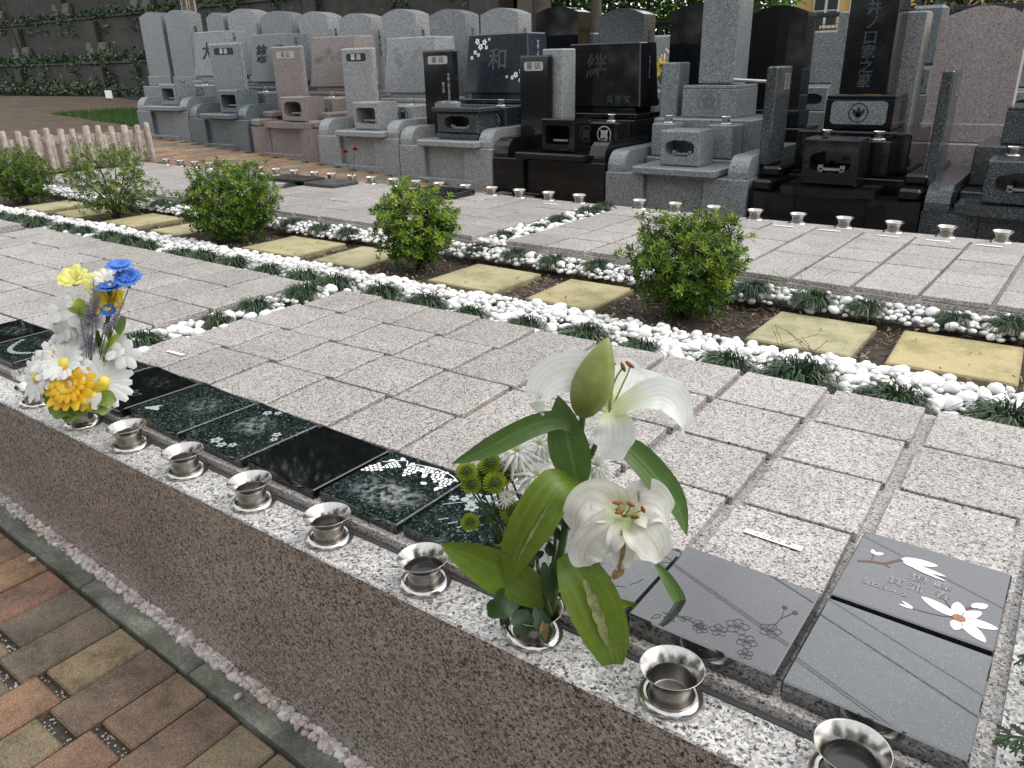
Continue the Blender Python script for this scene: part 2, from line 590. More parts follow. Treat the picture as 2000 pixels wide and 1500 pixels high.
M['leaf_bright'] = island('bright_tree_leaf', [(0, (.04, .10, .02)), (.5, (.10, .20, .035)), (1, (.22, .34, .07))], .5, .3)
M['grass'] = island('lawn_blade', [(0, (.03, .075, .012)), (1, (.07, .15, .025))], .6, .2)
M['dirt'] = flat('bare_earth', (.052, .044, .033), .95, 0, .35, 9, .5)
M['path_base'] = flat('path_joint_sand', (.055, .048, .038), .95, 0, .4, 60, .5)
def paving_mat():
    m, nt, N, L, B = newmat('brown_paving')
    p = pos(N)
    bt = N.new('ShaderNodeTexBrick')
    bt.inputs['Scale'].default_value = 3.2
    bt.inputs['Mortar Size'].default_value = .012
    bt.inputs['Color1'].default_value = (.10, .068, .04, 1)
    bt.inputs['Color2'].default_value = (.065, .047, .03, 1)
    bt.inputs['Mortar'].default_value = (.03, .025, .018, 1)
    L.new(p, bt.inputs['Vector'])
    n = noise_tex(N, L, p, 3, 6, .7)
    r = ramp(N, [(.35, (.6, .6, .58)), (.65, (1.25, 1.2, 1.1))])
    L.new(n.outputs[0], r.inputs[0])
    L.new(mix(N, L, bt.outputs[0], r.outputs[0], 1, 'MULTIPLY'), B.inputs['Base Color'])
    B.inputs['Roughness'].default_value = .9
    return m

M['asphalt_path'] = paving_mat()

# grave stones (grain size, colours)
M['g_grey'] = granite('grey_granite', [(0, (0.038, 0.041, 0.045)), (.15, (0.114, 0.124, 0.133)), (.4, (0.180, 0.198, 0.209)), (.7, (0.256, 0.278, 0.292)), (.92, (0.312, 0.337, 0.352))], 170, .32, ((.07, .072, .075), .10))
M['g_light'] = granite('light_grey_granite', [(0, (0.074, 0.076, 0.081)), (.14, (0.176, 0.183, 0.188)), (.35, (0.250, 0.259, 0.265)), (.65, (0.314, 0.324, 0.329)), (.9, (0.397, 0.409, 0.412))], 150, .35, ((.07, .07, .07), .10))
M['g_bluegrey'] = granite('blue_grey_granite', [(0, (0.059, 0.072, 0.079)), (.4, (0.114, 0.138, 0.152)), (.75, (0.158, 0.188, 0.205))], 130, .28, ((.07, .08, .085), .15))
M['g_slate'] = granite('slate_blue_granite', [(0, (.014, .018, .024)), (.6, (.028, .036, .046)), (.92, (.06, .075, .09))], 170, .14)
M['g_dark'] = granite('dark_grey_granite', [(0, (0.020, 0.023, 0.026)), (.5, (0.042, 0.048, 0.053)), (.82, (0.084, 0.098, 0.107)), (.95, (0.178, 0.201, 0.213))], 210, .14)
M['g_rose'] = granite('rose_granite', [(0, (.19, .155, .155)), (.2, (.34, .285, .28)), (.55, (.43, .365, .36)), (.85, (.52, .455, .445))], 150, .4, ((.20, .165, .16), .08))
M['g_black'] = granite('jet_black_granite', [(0, (.006, .0068, .008)), (.9, (.013, .0145, .017))], 220, .07, spec=.36)
M['g_pink'] = granite('pink_brown_granite', [(0, (0.085, 0.072, 0.067)), (.2, (0.181, 0.152, 0.141)), (.55, (0.248, 0.205, 0.190)), (.85, (0.296, 0.252, 0.237))], 150, .4, ((.09, .075, .07), .08))
M['carve'] = flat('carved_recess', (.012, .012, .012), .7)
M['carve_pale'] = flat('pale_carving', (.42, .42, .40), .7)
M['plate_pale'] = flat('pale_name_plate', (.36, .355, .34), .6)
M['white_paint'] = flat('white_painted_carving', (.78, .78, .77), .6)
M['house'] = flat('yellow_render', (.66, .43, .16), .8, 0, .08, 2)
M['frame_white'] = flat('white_frame', (.75, .75, .73), .5)
M['glass'] = flat('window_glass', (.06, .07, .08), .05)
M['iron'] = flat('black_iron', (.012, .012, .013), .5)
M['rooftile'] = flat('brown_roof', (.06, .045, .04), .7)
M['wood_pale'] = flat('pale_board', (.40, .30, .19), .7, 0, .2, 12)
# ================================================================ large structure
def zfront(s): return -.30 - .071 * s
def zback(s): return .22 - .055 * (s + 5.32)
def zg(s, t):
    k = min(1, max(0, (t - 1) / 4.5))
    k = k * k * (3 - 2 * k)
    s = max(-60, min(40, s))
    if s < -20:
        return zg(-20, t)
    if s > 14:
        return zg(14, t)
    return zfront(s) * (1 - k) + zback(s) * k

# ground sheet
m = MB()
xs = [-300, -120, -60, -40, -30] + [-24 + i for i in range(0, 39)] + [22, 40, 100, 250]
ys = [-250, -80, -30, -14] + [-10 + i for i in range(0, 31)] + [28, 40, 80, 250]
vs = [(x, y, zg(x, y) - .10 - (.35 if (-14 < x < 12 and .95 < y < 5.6) else 0)) for y in ys for x in xs]
n = len(xs)
m.add(vs, [[j * n + i, j * n + i + 1, (j + 1) * n + i + 1, (j + 1) * n + i] for j in range(len(ys) - 1) for i in range(n - 1)])
tag(m.build('ground', M['dirt'], smooth=True), kind='structure')

def sheet(name, s0, s1, t0, t1, zf, dz, mat, ns=24, nt=3):
    m = MB()
    vs = [(s0 + (s1 - s0) * i / ns, t0 + (t1 - t0) * j / nt, zf(s0 + (s1 - s0) * i / ns) + dz) for j in range(nt + 1) for i in range(ns + 1)]
    m.add(vs, [[j * (ns + 1) + i, j * (ns + 1) + i + 1, (j + 1) * (ns + 1) + i + 1, (j + 1) * (ns + 1) + i] for j in range(nt) for i in range(ns)])
    return tag(m.build(name, mat), kind='structure')

# the brick path in front, each brick a part
fp = sheet('brick_path', -14, 8, -6, .868, zfront, -.030, M['path_base'])
bm_ = MB()
bm_.box(-.5, .5, -.5, .5, -.5, .5, .03)
def unit_mesh(name, mb, mat, smooth=False):
    o = mb.build(name, mat, smooth=smooth)
    me = o.data
    bpy.data.objects.remove(o)
    return me
# the unit brick has chamfers scaled for a 0.15 x 0.30 x 0.06 brick
def chamfer_unit(name, dx, dy, dz, b, mat):
    mb = MB()
    mb.box(-dx / 2, dx / 2, -dy / 2, dy / 2, -dz, 0, b)
    return unit_mesh(name, mb, mat)
BW, BL = .1545, .335
brick_me = chamfer_unit('brick', .1495, .303, .06, .006, M['brick'])
short_me = chamfer_unit('short_brick', .1495, .235, .06, .006, M['brick'])
slope = atan2(.071, 1)
for k in range(-9, 20):
    s = -1.982 - k * BW
    odd = k % 2
    t = .858
    first = True
    while t > -.9:
        ln = .232 if (first and odd) else .30
        c = t - ln / 2
        jx, jt = R.uniform(-.0015, .0015), R.uniform(-.003, .003)
        near = hypot(s + 1.2, c - .5)
        if -3.5 < s < .2 and c > -.75:
            link('brick', short_me if ln < .25 else brick_me, fp, (s + jx, c + jt, zfront(s) + R.uniform(-.0015, .0015)), (R.uniform(-.003, .003), slope + R.uniform(-.004, .004), R.uniform(-.005, .005)))
        t -= ln + .032
        first = False
# grit in the wide joints
mb = MB()
for i in range(16000):
    s, t = R.uniform(-3.4, -.6), R.uniform(-.4, .85)
    z = zfront(s) - .029 + R.uniform(0, .006)
    r = R.uniform(.003, .0065)
    a = R.uniform(0, 6)
    mb.add([(s + r * cos(a), t + r * sin(a), z), (s + r * cos(a + 2.1), t + r * sin(a + 2.1), z), (s + r * cos(a + 4.2), t + r * sin(a + 4.2), z), (s, t, z + r)], [[0, 1, 3], [1, 2, 3], [2, 0, 3]])
tag(mb.build('joint_grit', M['gravel'], fp), kind='stuff')

# concrete kerb and gravel strip
kb = empty('kerb')
tag(kb, kind='structure')
s = -12.4
while s < 6:
    s1 = s + .62
    mb = MB()
    mb.box(s + .002, s1 - .002, .869, .936, -.25, .012, .005)
    mb.v = [(x, y, z + zfront(x)) for x, y, z in mb.v]
    mb.build('kerb_stone', M['curb'], kb)
    s = s1
def stone(mb, c, r, fl=.7, seed=0, n=6, rg=.18):
    """a rounded, slightly lumpy stone: low-poly sphere pushed by noise"""
    base = [(0, 0, 1)] + [(sin(a) * cos(b), sin(a) * sin(b), cos(a)) for a in (pi / 3.2, pi * .62) for b in [2 * pi * (i + (a > 1.5) * .5) / n for i in range(n)]] + [(0, 0, -1)]
    q = Matrix.Rotation(R.uniform(0, 6.28), 3, 'Z') @ Matrix.Rotation(R.uniform(-.5, .5), 3, 'X')
    sx, sy, sz = r * R.uniform(.8, 1.3), r * R.uniform(.7, 1.0), r * fl * R.uniform(.8, 1.15)
    vs = []
    for b in base:
        k = 1 + R.uniform(-rg, rg)
        v = q @ Vector((b[0] * sx * k, b[1] * sy * k, b[2] * sz * k))
        vs.append(v + Vector(c))
    fs = [[0, 1 + i, 1 + (i + 1) % n] for i in range(n)]
    fs += [[1 + i, 1 + n + i, 1 + (i + 1) % n] for i in range(n)]
    fs += [[1 + (i + 1) % n, 1 + n + i, 1 + n + (i + 1) % n] for i in range(n)]
    fs += [[1 + n + i, 1 + 2 * n, 1 + n + (i + 1) % n] for i in range(n)]
    mb.add(vs, fs)
mb = MB()
for i in range(3400):
    s = R.uniform(-4.6, .3)
    t = R.uniform(.934, .972)
    stone(mb, (s, t, zfront(s) + R.uniform(-.012, .018)), R.uniform(.008, .0165), .8, n=5, rg=.3)
tag(mb.build('gravel_strip', M['gravel']), kind='stuff')
for (s, t) in ((-1.66, .90), (-2.74, .84)):
    mb = MB()
    stone(mb, (s, t, zfront(s) + .02), .014, .8, n=6)
    tag(mb.build('loose_stone', M['gravel'], smooth=True), 'single pale stone lying on the mossy kerb' if s > -2 else 'single pink stone lying on the brick paving beside the kerb', 'stone')

# near bed: wall with ledge
ZL, ZS, ZT = .42, .445, .47
mb = MB()
mb.mi = 0
mb.box(-13, 6, .968, 2.62, -.6, ZL, .004)
o = mb.build('near_bed_wall', [M['ledge'], M['wall']])
for p in o.data.polygons:
    if p.normal.y < -.5:
        p.material_index = 1
tag(o, kind='structure')
mb = MB()
mb.box(-13, 6, 1.085, 1.098, ZL - .01, ZL + .004, .001)  # thin dark grey strip along the front of the base slab
tag(mb.build('ledge_joint', flat('dark_grey_strip', (.05, .05, .052), .6)), kind='structure')

BACK = [-2.895, -2.62, -2.32, -2.016, -1.724, -1.428, -1.135, -.835, -.530, -.226, .078]
FSH = [-.10, -.10, -.092, -.07, -.05, -.04, -.033, -.028, -.025, -.025, -.022]
def sj(i, t, off=0):
    i = max(0, min(10, i))
    return BACK[i] + FSH[i] * (2.565 - t) / 1.45 + off
def slab(name, outline, z0, z1, mat):
    mb = MB()
    mb.prism(outline, 'z', z0, z1)
    return tag(mb.build(name, mat), kind='structure')
tile_me = chamfer_unit('tile', 1, 1, 1, .012, M['tile'])
# chamfer of the unit tile is uneven when scaled, so thickness goes into the mesh
mbt = MB()
mbt.box(-.146, .146, -.1405, .1405, -.025, 0, .0022)
tile_me = unit_mesh('tile', mbt, M['tile'])
def lay_tile(parent, name, x0, x1, y0, y1, skew, z, gap=.010, me=None, jit=1):
    me = me or tile_me
    g = gap
    cx, cy = (x0 + x1) / 2, (y0 + y1) / 2
    return link(name, me, parent, (cx + R.uniform(-.0022, .0022) * jit, cy + R.uniform(-.0022, .0022) * jit, z + R.uniform(-.002, .002) * jit),
                (R.uniform(-.005, .005) * jit, R.uniform(-.005, .005) * jit, skew + R.uniform(-.006, .006) * jit),
                ((x1 - x0 - g) / .292, (y1 - y0 - g) / .281, 1))
T0, ROW = 1.115, .29
beds = {}
tag(slab('side_slab', [(.085, 1.10), (.37, 1.10), (.37, 2.572), (.085, 2.572)], ZL - .01, ZS - .004, M['ledge']), kind='structure')
for bi, off in enumerate((0, -3.262, -6.52, 3.25)):
    ol = [(sj(0, 1.10, off) - .004, 1.10), (sj(10, 1.10, off) + .004, 1.10), (sj(10, 2.57, off) + .004, 2.572), (sj(0, 2.57, off) - .004, 2.572)]
    b = slab('burial_bed', ol, ZL - .01, ZS, M['tile'])
    beds[bi] = b
    for i in range(10):
        for r in range(5):
            if bi == 0 and (r == 0 or (r == 1 and i == 9)):
                continue
            if bi == 1 and r == 0 and i in (9, 8):
                continue
            if bi == 3 and i > 1:
                continue
            y0, y1 = T0 + r * ROW, T0 + (r + 1) * ROW
            yc = (y0 + y1) / 2
            x0, x1 = sj(i, yc, off), sj(i + 1, yc, off)
            gap = .011
            if bi == 0 and i >= 6:
                gap = .016 + .004 * (i - 6)
            sk = -(FSH[i] + FSH[i + 1]) / 2 / 1.45
            o = lay_tile(b, 'tile', x0 + gap / 2, x1 - gap / 2, y0, y1, -sk * -1, ZT, .010)

# far bed: mirrored, its ledge with vases behind
mb = MB()
mb.box(-13, 6, 3.90, 5.50, -.3, ZL, .004)
mb.box(-13, 6, 5.385, 5.498, ZL - .02, .456, .004)
tag(mb.build('far_bed_wall', M['ledge']), kind='structure')
for bi, off in enumerate((-2.90, -6.16, -9.42, .36)):
    fan = .05
    ol = [(off - .004, 3.915), (off + 3.0 + .004, 3.915), (off + 3.0 + fan, 5.375), (off + fan, 5.375)]
    b = slab('burial_bed', ol, ZL - .01, ZS, M['tile'])
    for i in range(10):
        for r in range(5):
            if bi == 3 and i > 4:
                continue
            y0, y1 = 3.925 + r * .288, 3.925 + (r + 1) * .288
            d = fan * ((y0 + y1) / 2 - 3.92) / 1.45
            lay_tile(b, 'tile', off + i * .30 + d + .005, off + (i + 1) * .30 + d - .005, y0, y1, -fan / 1.45, ZT, .010)

# garden strip soil between the beds, and in the gaps
tag(slab('planting_soil', [(-13, 2.575), (6, 2.575), (6, 3.905), (-13, 3.905)], .1, .325, M['soil']), kind='structure')
gs = empty('gap_soil')
tag(gs, kind='structure')
for x0, x1, y0, y1 in ((-3.19, -2.88, 1.2, 2.58), (-6.45, -6.15, 1.2, 2.58), (-3.18, -2.87, 3.9, 5.38), (-6.44, -6.13, 3.9, 5.38), (.12, .4, 3.9, 5.38)):
    mb = MB()
    mb.box(x0, x1, y0, y1, ZL - .05, ZL + .005, .001)
    mb.build('soil_bed', M['soil'], gs)
# ================================================================ things on the near bed
plq_mb = MB()
plq_mb.box(-.146, .146, -.1405, .1405, -.032, 0, .003)
ORD = ['zeroth', 'first', 'second', 'third', 'fourth', 'fifth', 'sixth', 'seventh', 'eighth', 'ninth', 'tenth', 'eleventh', 'twelfth', 'thirteenth', 'fourteenth', 'fifteenth', 'sixteenth', 'seventeenth', 'eighteenth', 'nineteenth', 'twentieth', 'twenty-first', 'twenty-second', 'twenty-third', 'twenty-fourth', 'twenty-fifth', 'twenty-sixth', 'twenty-seventh', 'twenty-eighth', 'twenty-ninth', 'thirtieth']

def text_mesh(name, body, size, mat, parent=None, loc=(0, 0, 0), rot=(0, 0, 0), ext=.0006, sx=1, vertical=False, shear=0, bold=0):
    c = bpy.data.curves.new('lettering', 'FONT')
    c.body = '\n'.join(body) if vertical else body
    c.size = size
    c.extrude = ext
    c.offset = bold
    c.align_x = 'CENTER'
    c.align_y = 'CENTER'
    c.space_line = .95
    c.shear = shear
    c.resolution_u = 3
    t = bpy.data.objects.new('lettering', c)
    COL.objects.link(t)
    bpy.context.view_layer.update()
    me = bpy.data.meshes.new_from_object(t.evaluated_get(bpy.context.evaluated_depsgraph_get()))
    bpy.data.objects.remove(t)
    bpy.data.curves.remove(c)
    me.materials.clear()
    me.materials.append(mat)
    return link(name, me, parent, loc, rot, (sx, 1, 1))

def plaque(i, r, mat, label, bed=0, off=0, th=.003, dz=.004):
    y0, y1 = T0 + r * ROW, T0 + (r + 1) * ROW
    yc = (y0 + y1) / 2
    x0, x1 = sj(i, yc, off), sj(i + 1, yc, off)
    mb = MB()
    w, d = x1 - x0 - .014, .281
    mb.box(-w / 2, w / 2, -d / 2, d / 2, -.0245 - dz, 0, th)
    sk = (FSH[i] + FSH[i + 1]) / 2 / 1.45
    o = mb.build('memorial_plaque', mat)
    o.location = ((x0 + x1) / 2, yc, ZT + dz + R.uniform(0, .002))
    o.rotation_euler = (R.uniform(-.004, .004), R.uniform(-.004, .004), sk * -1 * -1 * 1.0)
    tag(o, label, 'plaque', 'dark memorial plaques laid in the beds')
    return o

def pmat(base, smudges):
    st = {'green': [(0, (.006, .009, .009)), (.55, (.014, .022, .021)), (.78, (.03, .045, .043)), (.93, (.09, .12, .115))],
          'black': [(0, (.004, .0045, .005)), (.93, (.010, .011, .012))],
          'grey': [(0, (.014, .014, .017)), (.5, (.020, .020, .024)), (.85, (.030, .030, .035)), (.97, (.10, .10, .11))],
          'gg': [(0, (.014, .017, .019)), (.5, (.024, .029, .031)), (.85, (.038, .044, .047)), (.95, (.09, .10, .105))]}[base]
    sc = {'green': 210, 'black': 300, 'grey': 620, 'gg': 520}[base]
    return granite('plaque_' + base, st, sc, .018 if base in ('grey', 'gg') else .04, smudges=smudges, spec=1.18 if base in ('grey', 'gg') else .5)

GW = (.20, .225, .225)
LBL = ['dark green granite plaque behind the bouquet of artificial daisies', 'black plaque etched with a small grape bunch, right of the artificial bouquet',
       'dark green plaque with worn lettering and a pale leaf etching at its corner', 'speckled dark green plaque with flecked flower carvings, left of the blank black plaque',
       'blank jet black polished plaque in the near row', 'dark green plaque with white grape clusters across its top',
       'dark green plaque with cherry blossoms half hidden by green pompon flowers', 'blue green plaque with scratched line engraving behind the lily leaves',
       'grey polished plaque with faint cherry blossom etching beside the lilies', 'plain grey green plaque at the front right, below the magnolia plaque']
MT = [('green', ()), ('black', [(.02, .06, .10, .05, .35, (.12, .12, .12))]), ('green', [(.03, .03, .085, .07, .8, GW)]), ('green', [(-.015, .02, .075, .075, .9, (.28, .30, .30))]), ('black', ()),
      ('green', [(.015, -.045, .12, .07, .95, (.34, .36, .36))]), ('green', ()), ('gg', ()), ('grey', [(-.01, .01, .12, .11, .5, (.02, .02, .025))]), ('gg', [(0, 0, .12, .08, .25, (.09, .10, .10))])]
PL = [plaque(i, 0, pmat(*MT[i]), LBL[i], dz=.024 if i == 8 else .016 if i == 9 else .005) for i in range(10)]
PMAG = plaque(9, 1, pmat('grey', ()), 'purple grey plaque inlaid with white magnolia flowers', dz=.021)
PB = [plaque(9, 0, pmat('green', [(.02, .05, .1, .05, .6, GW)]), 'dark green plaque with a floral border, left of the artificial bouquet', 1, -3.262),
      plaque(8, 0, pmat('black', [(.02, .05, .1, .06, .7, GW)]), 'black plaque with faded pale lettering at the left edge of the near row', 1, -3.262)]

# flat engravings: thin shapes standing half a millimetre proud of the polished face
def outline_shape(mb, pts, z=.0006):
    mb.add([(x, y, z) for x, y in pts], [list(range(len(pts)))])
def petal2d(cx, cy, a, ln, w, n=7, notch=0, full=1):
    out = []
    for i in range(n + 1):
        u = i / n
        out.append((u * ln, w / 2 * max(0, sin(pi * u ** .8)) ** full))
    tip = [(ln * (1 - notch), 0)] if notch else []
    pts = out[:-1] + ([out[-1]] if not notch else tip) + [(x, -y) for x, y in out[-2:0:-1]]
    return [(cx + x * cos(a) - y * sin(a), cy + x * sin(a) + y * cos(a)) for x, y in pts]
def blossom(mb, cx, cy, r, a0=0, n=5):
    for k in range(n):
        a = a0 + k * 2 * pi / n
        outline_shape(mb, petal2d(cx + r * .2 * cos(a), cy + r * .2 * sin(a), a, r * .8, r * .62, 7, .14))
        ribbon(mb, [(cx + r * .02 * cos(a + .6), cy + r * .02 * sin(a + .6)), (cx + r * .42 * cos(a + .63), cy + r * .42 * sin(a + .63))], r * .035)
def ribbon(mb, pts, w, z=.0006, close=False):
    P = curve_pts([(x, y, z) for x, y in pts], max(6, len(pts) * 4))
    vs = []
    for i, p in enumerate(P):
        t = (P[min(i + 1, len(P) - 1)] - P[max(0, i - 1)]).normalized()
        nn = Vector((-t.y, t.x, 0)) * w / 2
        vs += [p + nn, p - nn]
    mb.add(vs, [[2 * i, 2 * i + 1, 2 * i + 3, 2 * i + 2] for i in range(len(P) - 1)])
def loop(mb, pts, w, z=.0006):
    ribbon(mb, pts + [pts[0]], w, z)
def disc(mb, cx, cy, r, n=10, z=.0006):
    outline_shape(mb, [(cx + r * cos(2 * pi * i / n), cy + r * sin(2 * pi * i / n)) for i in range(n)], z)

# grapes in white on plaque 5 (across the far edge, local y up = far)
mb = MB()
def grapes(mb, cx, cy, sc, ang):
    for row, cnt in enumerate((4, 3, 3, 2, 1)):
        for k in range(cnt):
            x, y = (k - (cnt - 1) / 2) * .0105, -row * .0095
            disc(mb, cx + sc * (x * cos(ang) - y * sin(ang)), cy + sc * (x * sin(ang) + y * cos(ang)), .0044 * sc, 9, .0006 + .00002 * (row + k))
for cx, cy, sc, ang in ((-.105, .045, 1.25, -.6), (-.075, .085, 1.1, -.5), (-.02, .10, 1.35, .1), (.055, .115, 1.3, .5), (.10, .10, 1.2, .3), (.02, .118, 1, .2)):
    grapes(mb, cx, cy, sc, ang)
ribbon(mb, [(-.12, .07), (-.07, .112), (-.045, .09), (-.035, .108), (.03, .125), (.09, .122), (.13, .105)], .003)
for k in range(7):
    outline_shape(mb, petal2d(-.11 + .036 * k, .082 + .035 * sin(k * .9), 1 + k * 1.7, .022, .014, 5))
mb.build('grape_engraving', M['white_ink'], PL[5])
# black plaque 1: outlined grape bunch at near edge
mb = MB()
for k in range(9):
    cx, cy = .01 + .013 * (k % 4) + R.uniform(-.002, .002), -.075 - .011 * (k // 4)
    loop(mb, [(cx + .006 * cos(a), cy + .006 * sin(a)) for a in (0, 1.26, 2.5, 3.77, 5.0)], .0011)
for cx, cy, a, ln in ((.035, -.06, .6, .05), (.03, -.06, 1.6, .04), (.0, -.075, 2.9, .04)):
    p = petal2d(cx, cy, a, ln, ln * .5, 6)
    loop(mb, p, .0011)
mb.build('grape_engraving', M['etch'], PL[1])
# plaque 2 and 3: pale leaves and blossoms
mb = MB()
for k in range(6):
    outline_shape(mb, petal2d(-.12 + .012 * k, -.10 + .006 * (k % 3), .3 + .5 * k, .035, .016, 6), .0006 + .00003 * k)
mb.build('leaf_engraving', M['etch'], PL[2])
mb = MB()
for cx, cy, r in ((-.02, -.11, .022), (.02, -.118, .018), (.05, -.10, .016), (.10, .02, .017), (.12, -.005, .014), (-.06, .10, .018), (-.03, .12, .015)):
    blossom(mb, cx, cy, r, R.uniform(0, 1))
mb.build('blossom_engraving', M['etch'], PL[3])
mb = MB()
for cx, cy, r in ((-.085, .055, .034), (-.04, .085, .030), (-.11, .09, .026), (-.06, .02, .022), (.0, .11, .026), (.05, .115, .022), (-.125, .03, .016)):
    blossom(mb, cx, cy, r, R.uniform(0, 1))
ribbon(mb, [(-.13, -.01), (-.07, .05), (0, .09), (.1, .11)], .003)
for k in range(4):
    ribbon(mb, [(-.09 + .03 * k, -.07), (-.075 + .03 * k, -.05)], .004)
mb.build('blossom_engraving', M['etch'], PL[6])
mb = MB()
for k in range(16):
    cx, cy = R.uniform(-.02, .12), R.uniform(-.12, .09)
    ribbon(mb, [(cx, cy), (cx + R.uniform(-.03, .03), cy + .02), (cx + R.uniform(-.03, .03), cy + .035)], .0014)
mb.build('line_engraving', M['etch_dark'], PL[7])
# plaque 8: etched cherry spray at the near right corner, outlines only
mb = MB()
def blossom_outline(mb, cx, cy, r, a0, w=.0012):
    for k in range(5):
        loop(mb, petal2d(cx, cy, a0 + k * 1.257, r, r * .75, 5, .1), w)
for cx, cy, r in ((.045, -.055, .026), (.075, -.085, .022), (.10, -.03, .024), (.02, -.085, .02), (.085, -.118, .016), (-.01, -.10, .017)):
    blossom_outline(mb, cx, cy, r, R.uniform(0, 1.2))
for q in ([(.10, -.02), (.105, .02), (.10, .05)], [(.105, .015), (.12, .045)], [(0, -.10), (-.05, -.09), (-.09, -.10)]):
    ribbon(mb, q, .0018)
disc(mb, .10, .052, .006)
disc(mb, .122, .048, .006)
for k in range(8):
    loop(mb, petal2d(-.09 + k * .012, -.10 + R.uniform(-.01, .01), R.uniform(0, 6), .022, .009, 4), .0011)
mb.build('blossom_etching', M['etch_dark'], PL[8])
# magnolia inlay
mb = MB()
def poly(pts): outline_shape(mb, pts, .0007)
def blob(cx, cy, a, ln, w, z=.0007):
    outline_shape(mb, petal2d(cx, cy, a, ln, w, 12, 0, .62), z)
FL = (.078, -.078)
for a, ln, w in ((2.75, .070, .027), (1.75, .046, .025), (.95, .048, .022), (.12, .058, .025), (-.75, .062, .027), (-1.6, .034, .022)):
    blob(FL[0] + .008 * cos(a), FL[1] + .008 * sin(a), a, ln, w)
blob(.098, -.022, .8, .028, .018)
blob(.094, -.028, 1.2, .024, .012, .0009)
blob(-.055, .066, .25, .072, .026)
blob(-.050, .056, -.05, .085, .017, .0009)
blob(-.03, .048, -.2, .07, .008, .0011)
blob(-.107, .052, .7, .022, .012)
blob(-.108, .052, 1.9, .018, .010)
blob(-.0, -.098, 2.6, .026, .008)
blob(-.0, -.098, 3.2, .026, .007)
mb.build('magnolia_inlay', M['white_ink'], PMAG)
mb = MB()
ribbon(mb, [(-.130, .006), (-.105, .020), (-.08, .030), (-.055, .064)], .0075, .0005)
ribbon(mb, [(-.105, .02), (-.108, .050)], .0035)
ribbon(mb, [(-.085, .028), (-.068, .020)], .0035)
ribbon(mb, [(.078, -.06), (.084, -.04), (.098, -.022)], .005)
ribbon(mb, [(.070, -.064), (.052, -.042), (.045, -.028)], .003)
ribbon(mb, [(.075, -.078), (.04, -.092), (.0, -.098)], .0022)
mb.build('branch_inlay', M['branch_inlay'], PMAG)
mb = MB()
disc(mb, FL[0], FL[1], .012, 14, .0011)
mb.build('flower_heart', M['anther_inlay'], PMAG)
soft = flat('worn_white_lettering', (.27, .275, .285), .6)
text_mesh('lettering', '2023.4.2', .017, soft, PMAG, (-.062, -.062, .0004), (0, 0, .0), sx=1.5)
text_mesh('lettering', '箕 浦', .030, soft, PMAG, (-.028, -.026, .0004))
text_mesh('lettering', '想 峰', .028, soft, PMAG, (.012, .012, .0004), sx=1.3)
text_mesh('lettering', '春', .030, soft, PMAG, (.040, -.022, .0004))
# bed B etchings
mb = MB()
for k in range(16):
    blossom(mb, -.12 + .0165 * k, -.085 + .045 * (abs(k - 7.5) / 7.5) ** 2 * 2, .013, k)
mb.build('floral_border', M['etch'], PB[0])
mb = MB()
for k in range(9):
    blossom(mb, -.12 + .02 * k, -.10, .011, k)
mb.build('floral_border', M['etch'], PB[1])

# paper stickers
def sticker(loc, rz, w, d, txt, label):
    mb = MB()
    mb.box(-w / 2, w / 2, -d / 2, d / 2, 0, .0009, .0001)
    o = mb.build('paper_label', M['paper'])
    o.location = loc
    o.rotation_euler = (0, 0, rz)
    tag(o, label, 'sticker', 'white paper stickers on the granite tiles')
    if txt:
        text_mesh('lettering', txt, d * .8, M['ink'], o, (0, 0, .001), ext=.0002)
    return o
sticker((-.405, 1.565, ZT + .0035), -.03, .135, .019, 'A-32 荻生 様', 'white paper label printed A-32 on the tile behind the grey plaque')
sticker((-2.775, 1.535, ZT + .0035), .05, .10, .016, '', 'small white paper label on a tile just right of the artificial bouquet')
farst = [-.35, -.62, -.90, -1.25, -1.55, -2.15, -2.5, -3.4]
for k, x in enumerate(farst):
    sticker((x, 5.235, ZT + .003), .03, .13, .02, '', 'white paper strip on the far row of tiles, %s from the right' % ORD[k + 1])

# flower vases
def vase_parts(name, label):
    root = empty(name)
    tag(root, label, 'vase', 'steel flower vases set in the ledges')
    mb = MB()
    mb.lathe([(.0600, -.001), (.0602, .003), (.0590, .0065), (.0555, .0105), (.0505, .0135), (.0455, .0140), (.0420, .0120), (.0395, .0085), (.037, .007)], 48)
    mb.build('vase_foot', M['steel'], root, smooth=True)
    mb = MB()
    mb.lathe([(.0375, .004), (.0375, .036), (.0385, .041), (.0395, .043)], 48)
    mb.build('vase_body', M['steel_brushed'], root, smooth=True)
    mb = MB()
    mb.lathe([(.0392, .0425), (.0405, .047), (.045, .054), (.0515, .0615), (.0578, .068), (.0588, .0692), (.0583, .0702), (.0565, .0685), (.050, .0620), (.043, .0540), (.0385, .046)], 48)
    mb.build('vase_mouth', M['steel'], root, smooth=True)
    mb = MB()
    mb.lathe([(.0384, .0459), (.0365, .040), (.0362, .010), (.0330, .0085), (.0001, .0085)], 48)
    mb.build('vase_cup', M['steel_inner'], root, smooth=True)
    return root
VN = [-2.866, -2.547, -2.25, -1.948, -1.637, -1.335, -1.017, -.718, -.415, -.105]
VL = ['steel vase on the near ledge partly hidden behind the artificial daisies', 'steel vase on the near ledge holding the artificial daisy bouquet', 'empty steel vase on the near ledge just right of the artificial bouquet',
      'steel vase on the near ledge in front of the speckled dark green plaques', 'steel vase on the near ledge in front of the blank black plaque', 'steel vase on the near ledge in front of the white grape plaque',
      'water filled steel vase on the near ledge touched by the tip of a lily leaf', 'steel vase on the near ledge holding the white lily bouquet',
      'empty steel vase on the near ledge in front of the grey cherry blossom plaque', 'water filled steel vase cut off by the bottom edge of the photo']
v0 = vase_parts('flower_vase', VL[0])
VASES = [v0]
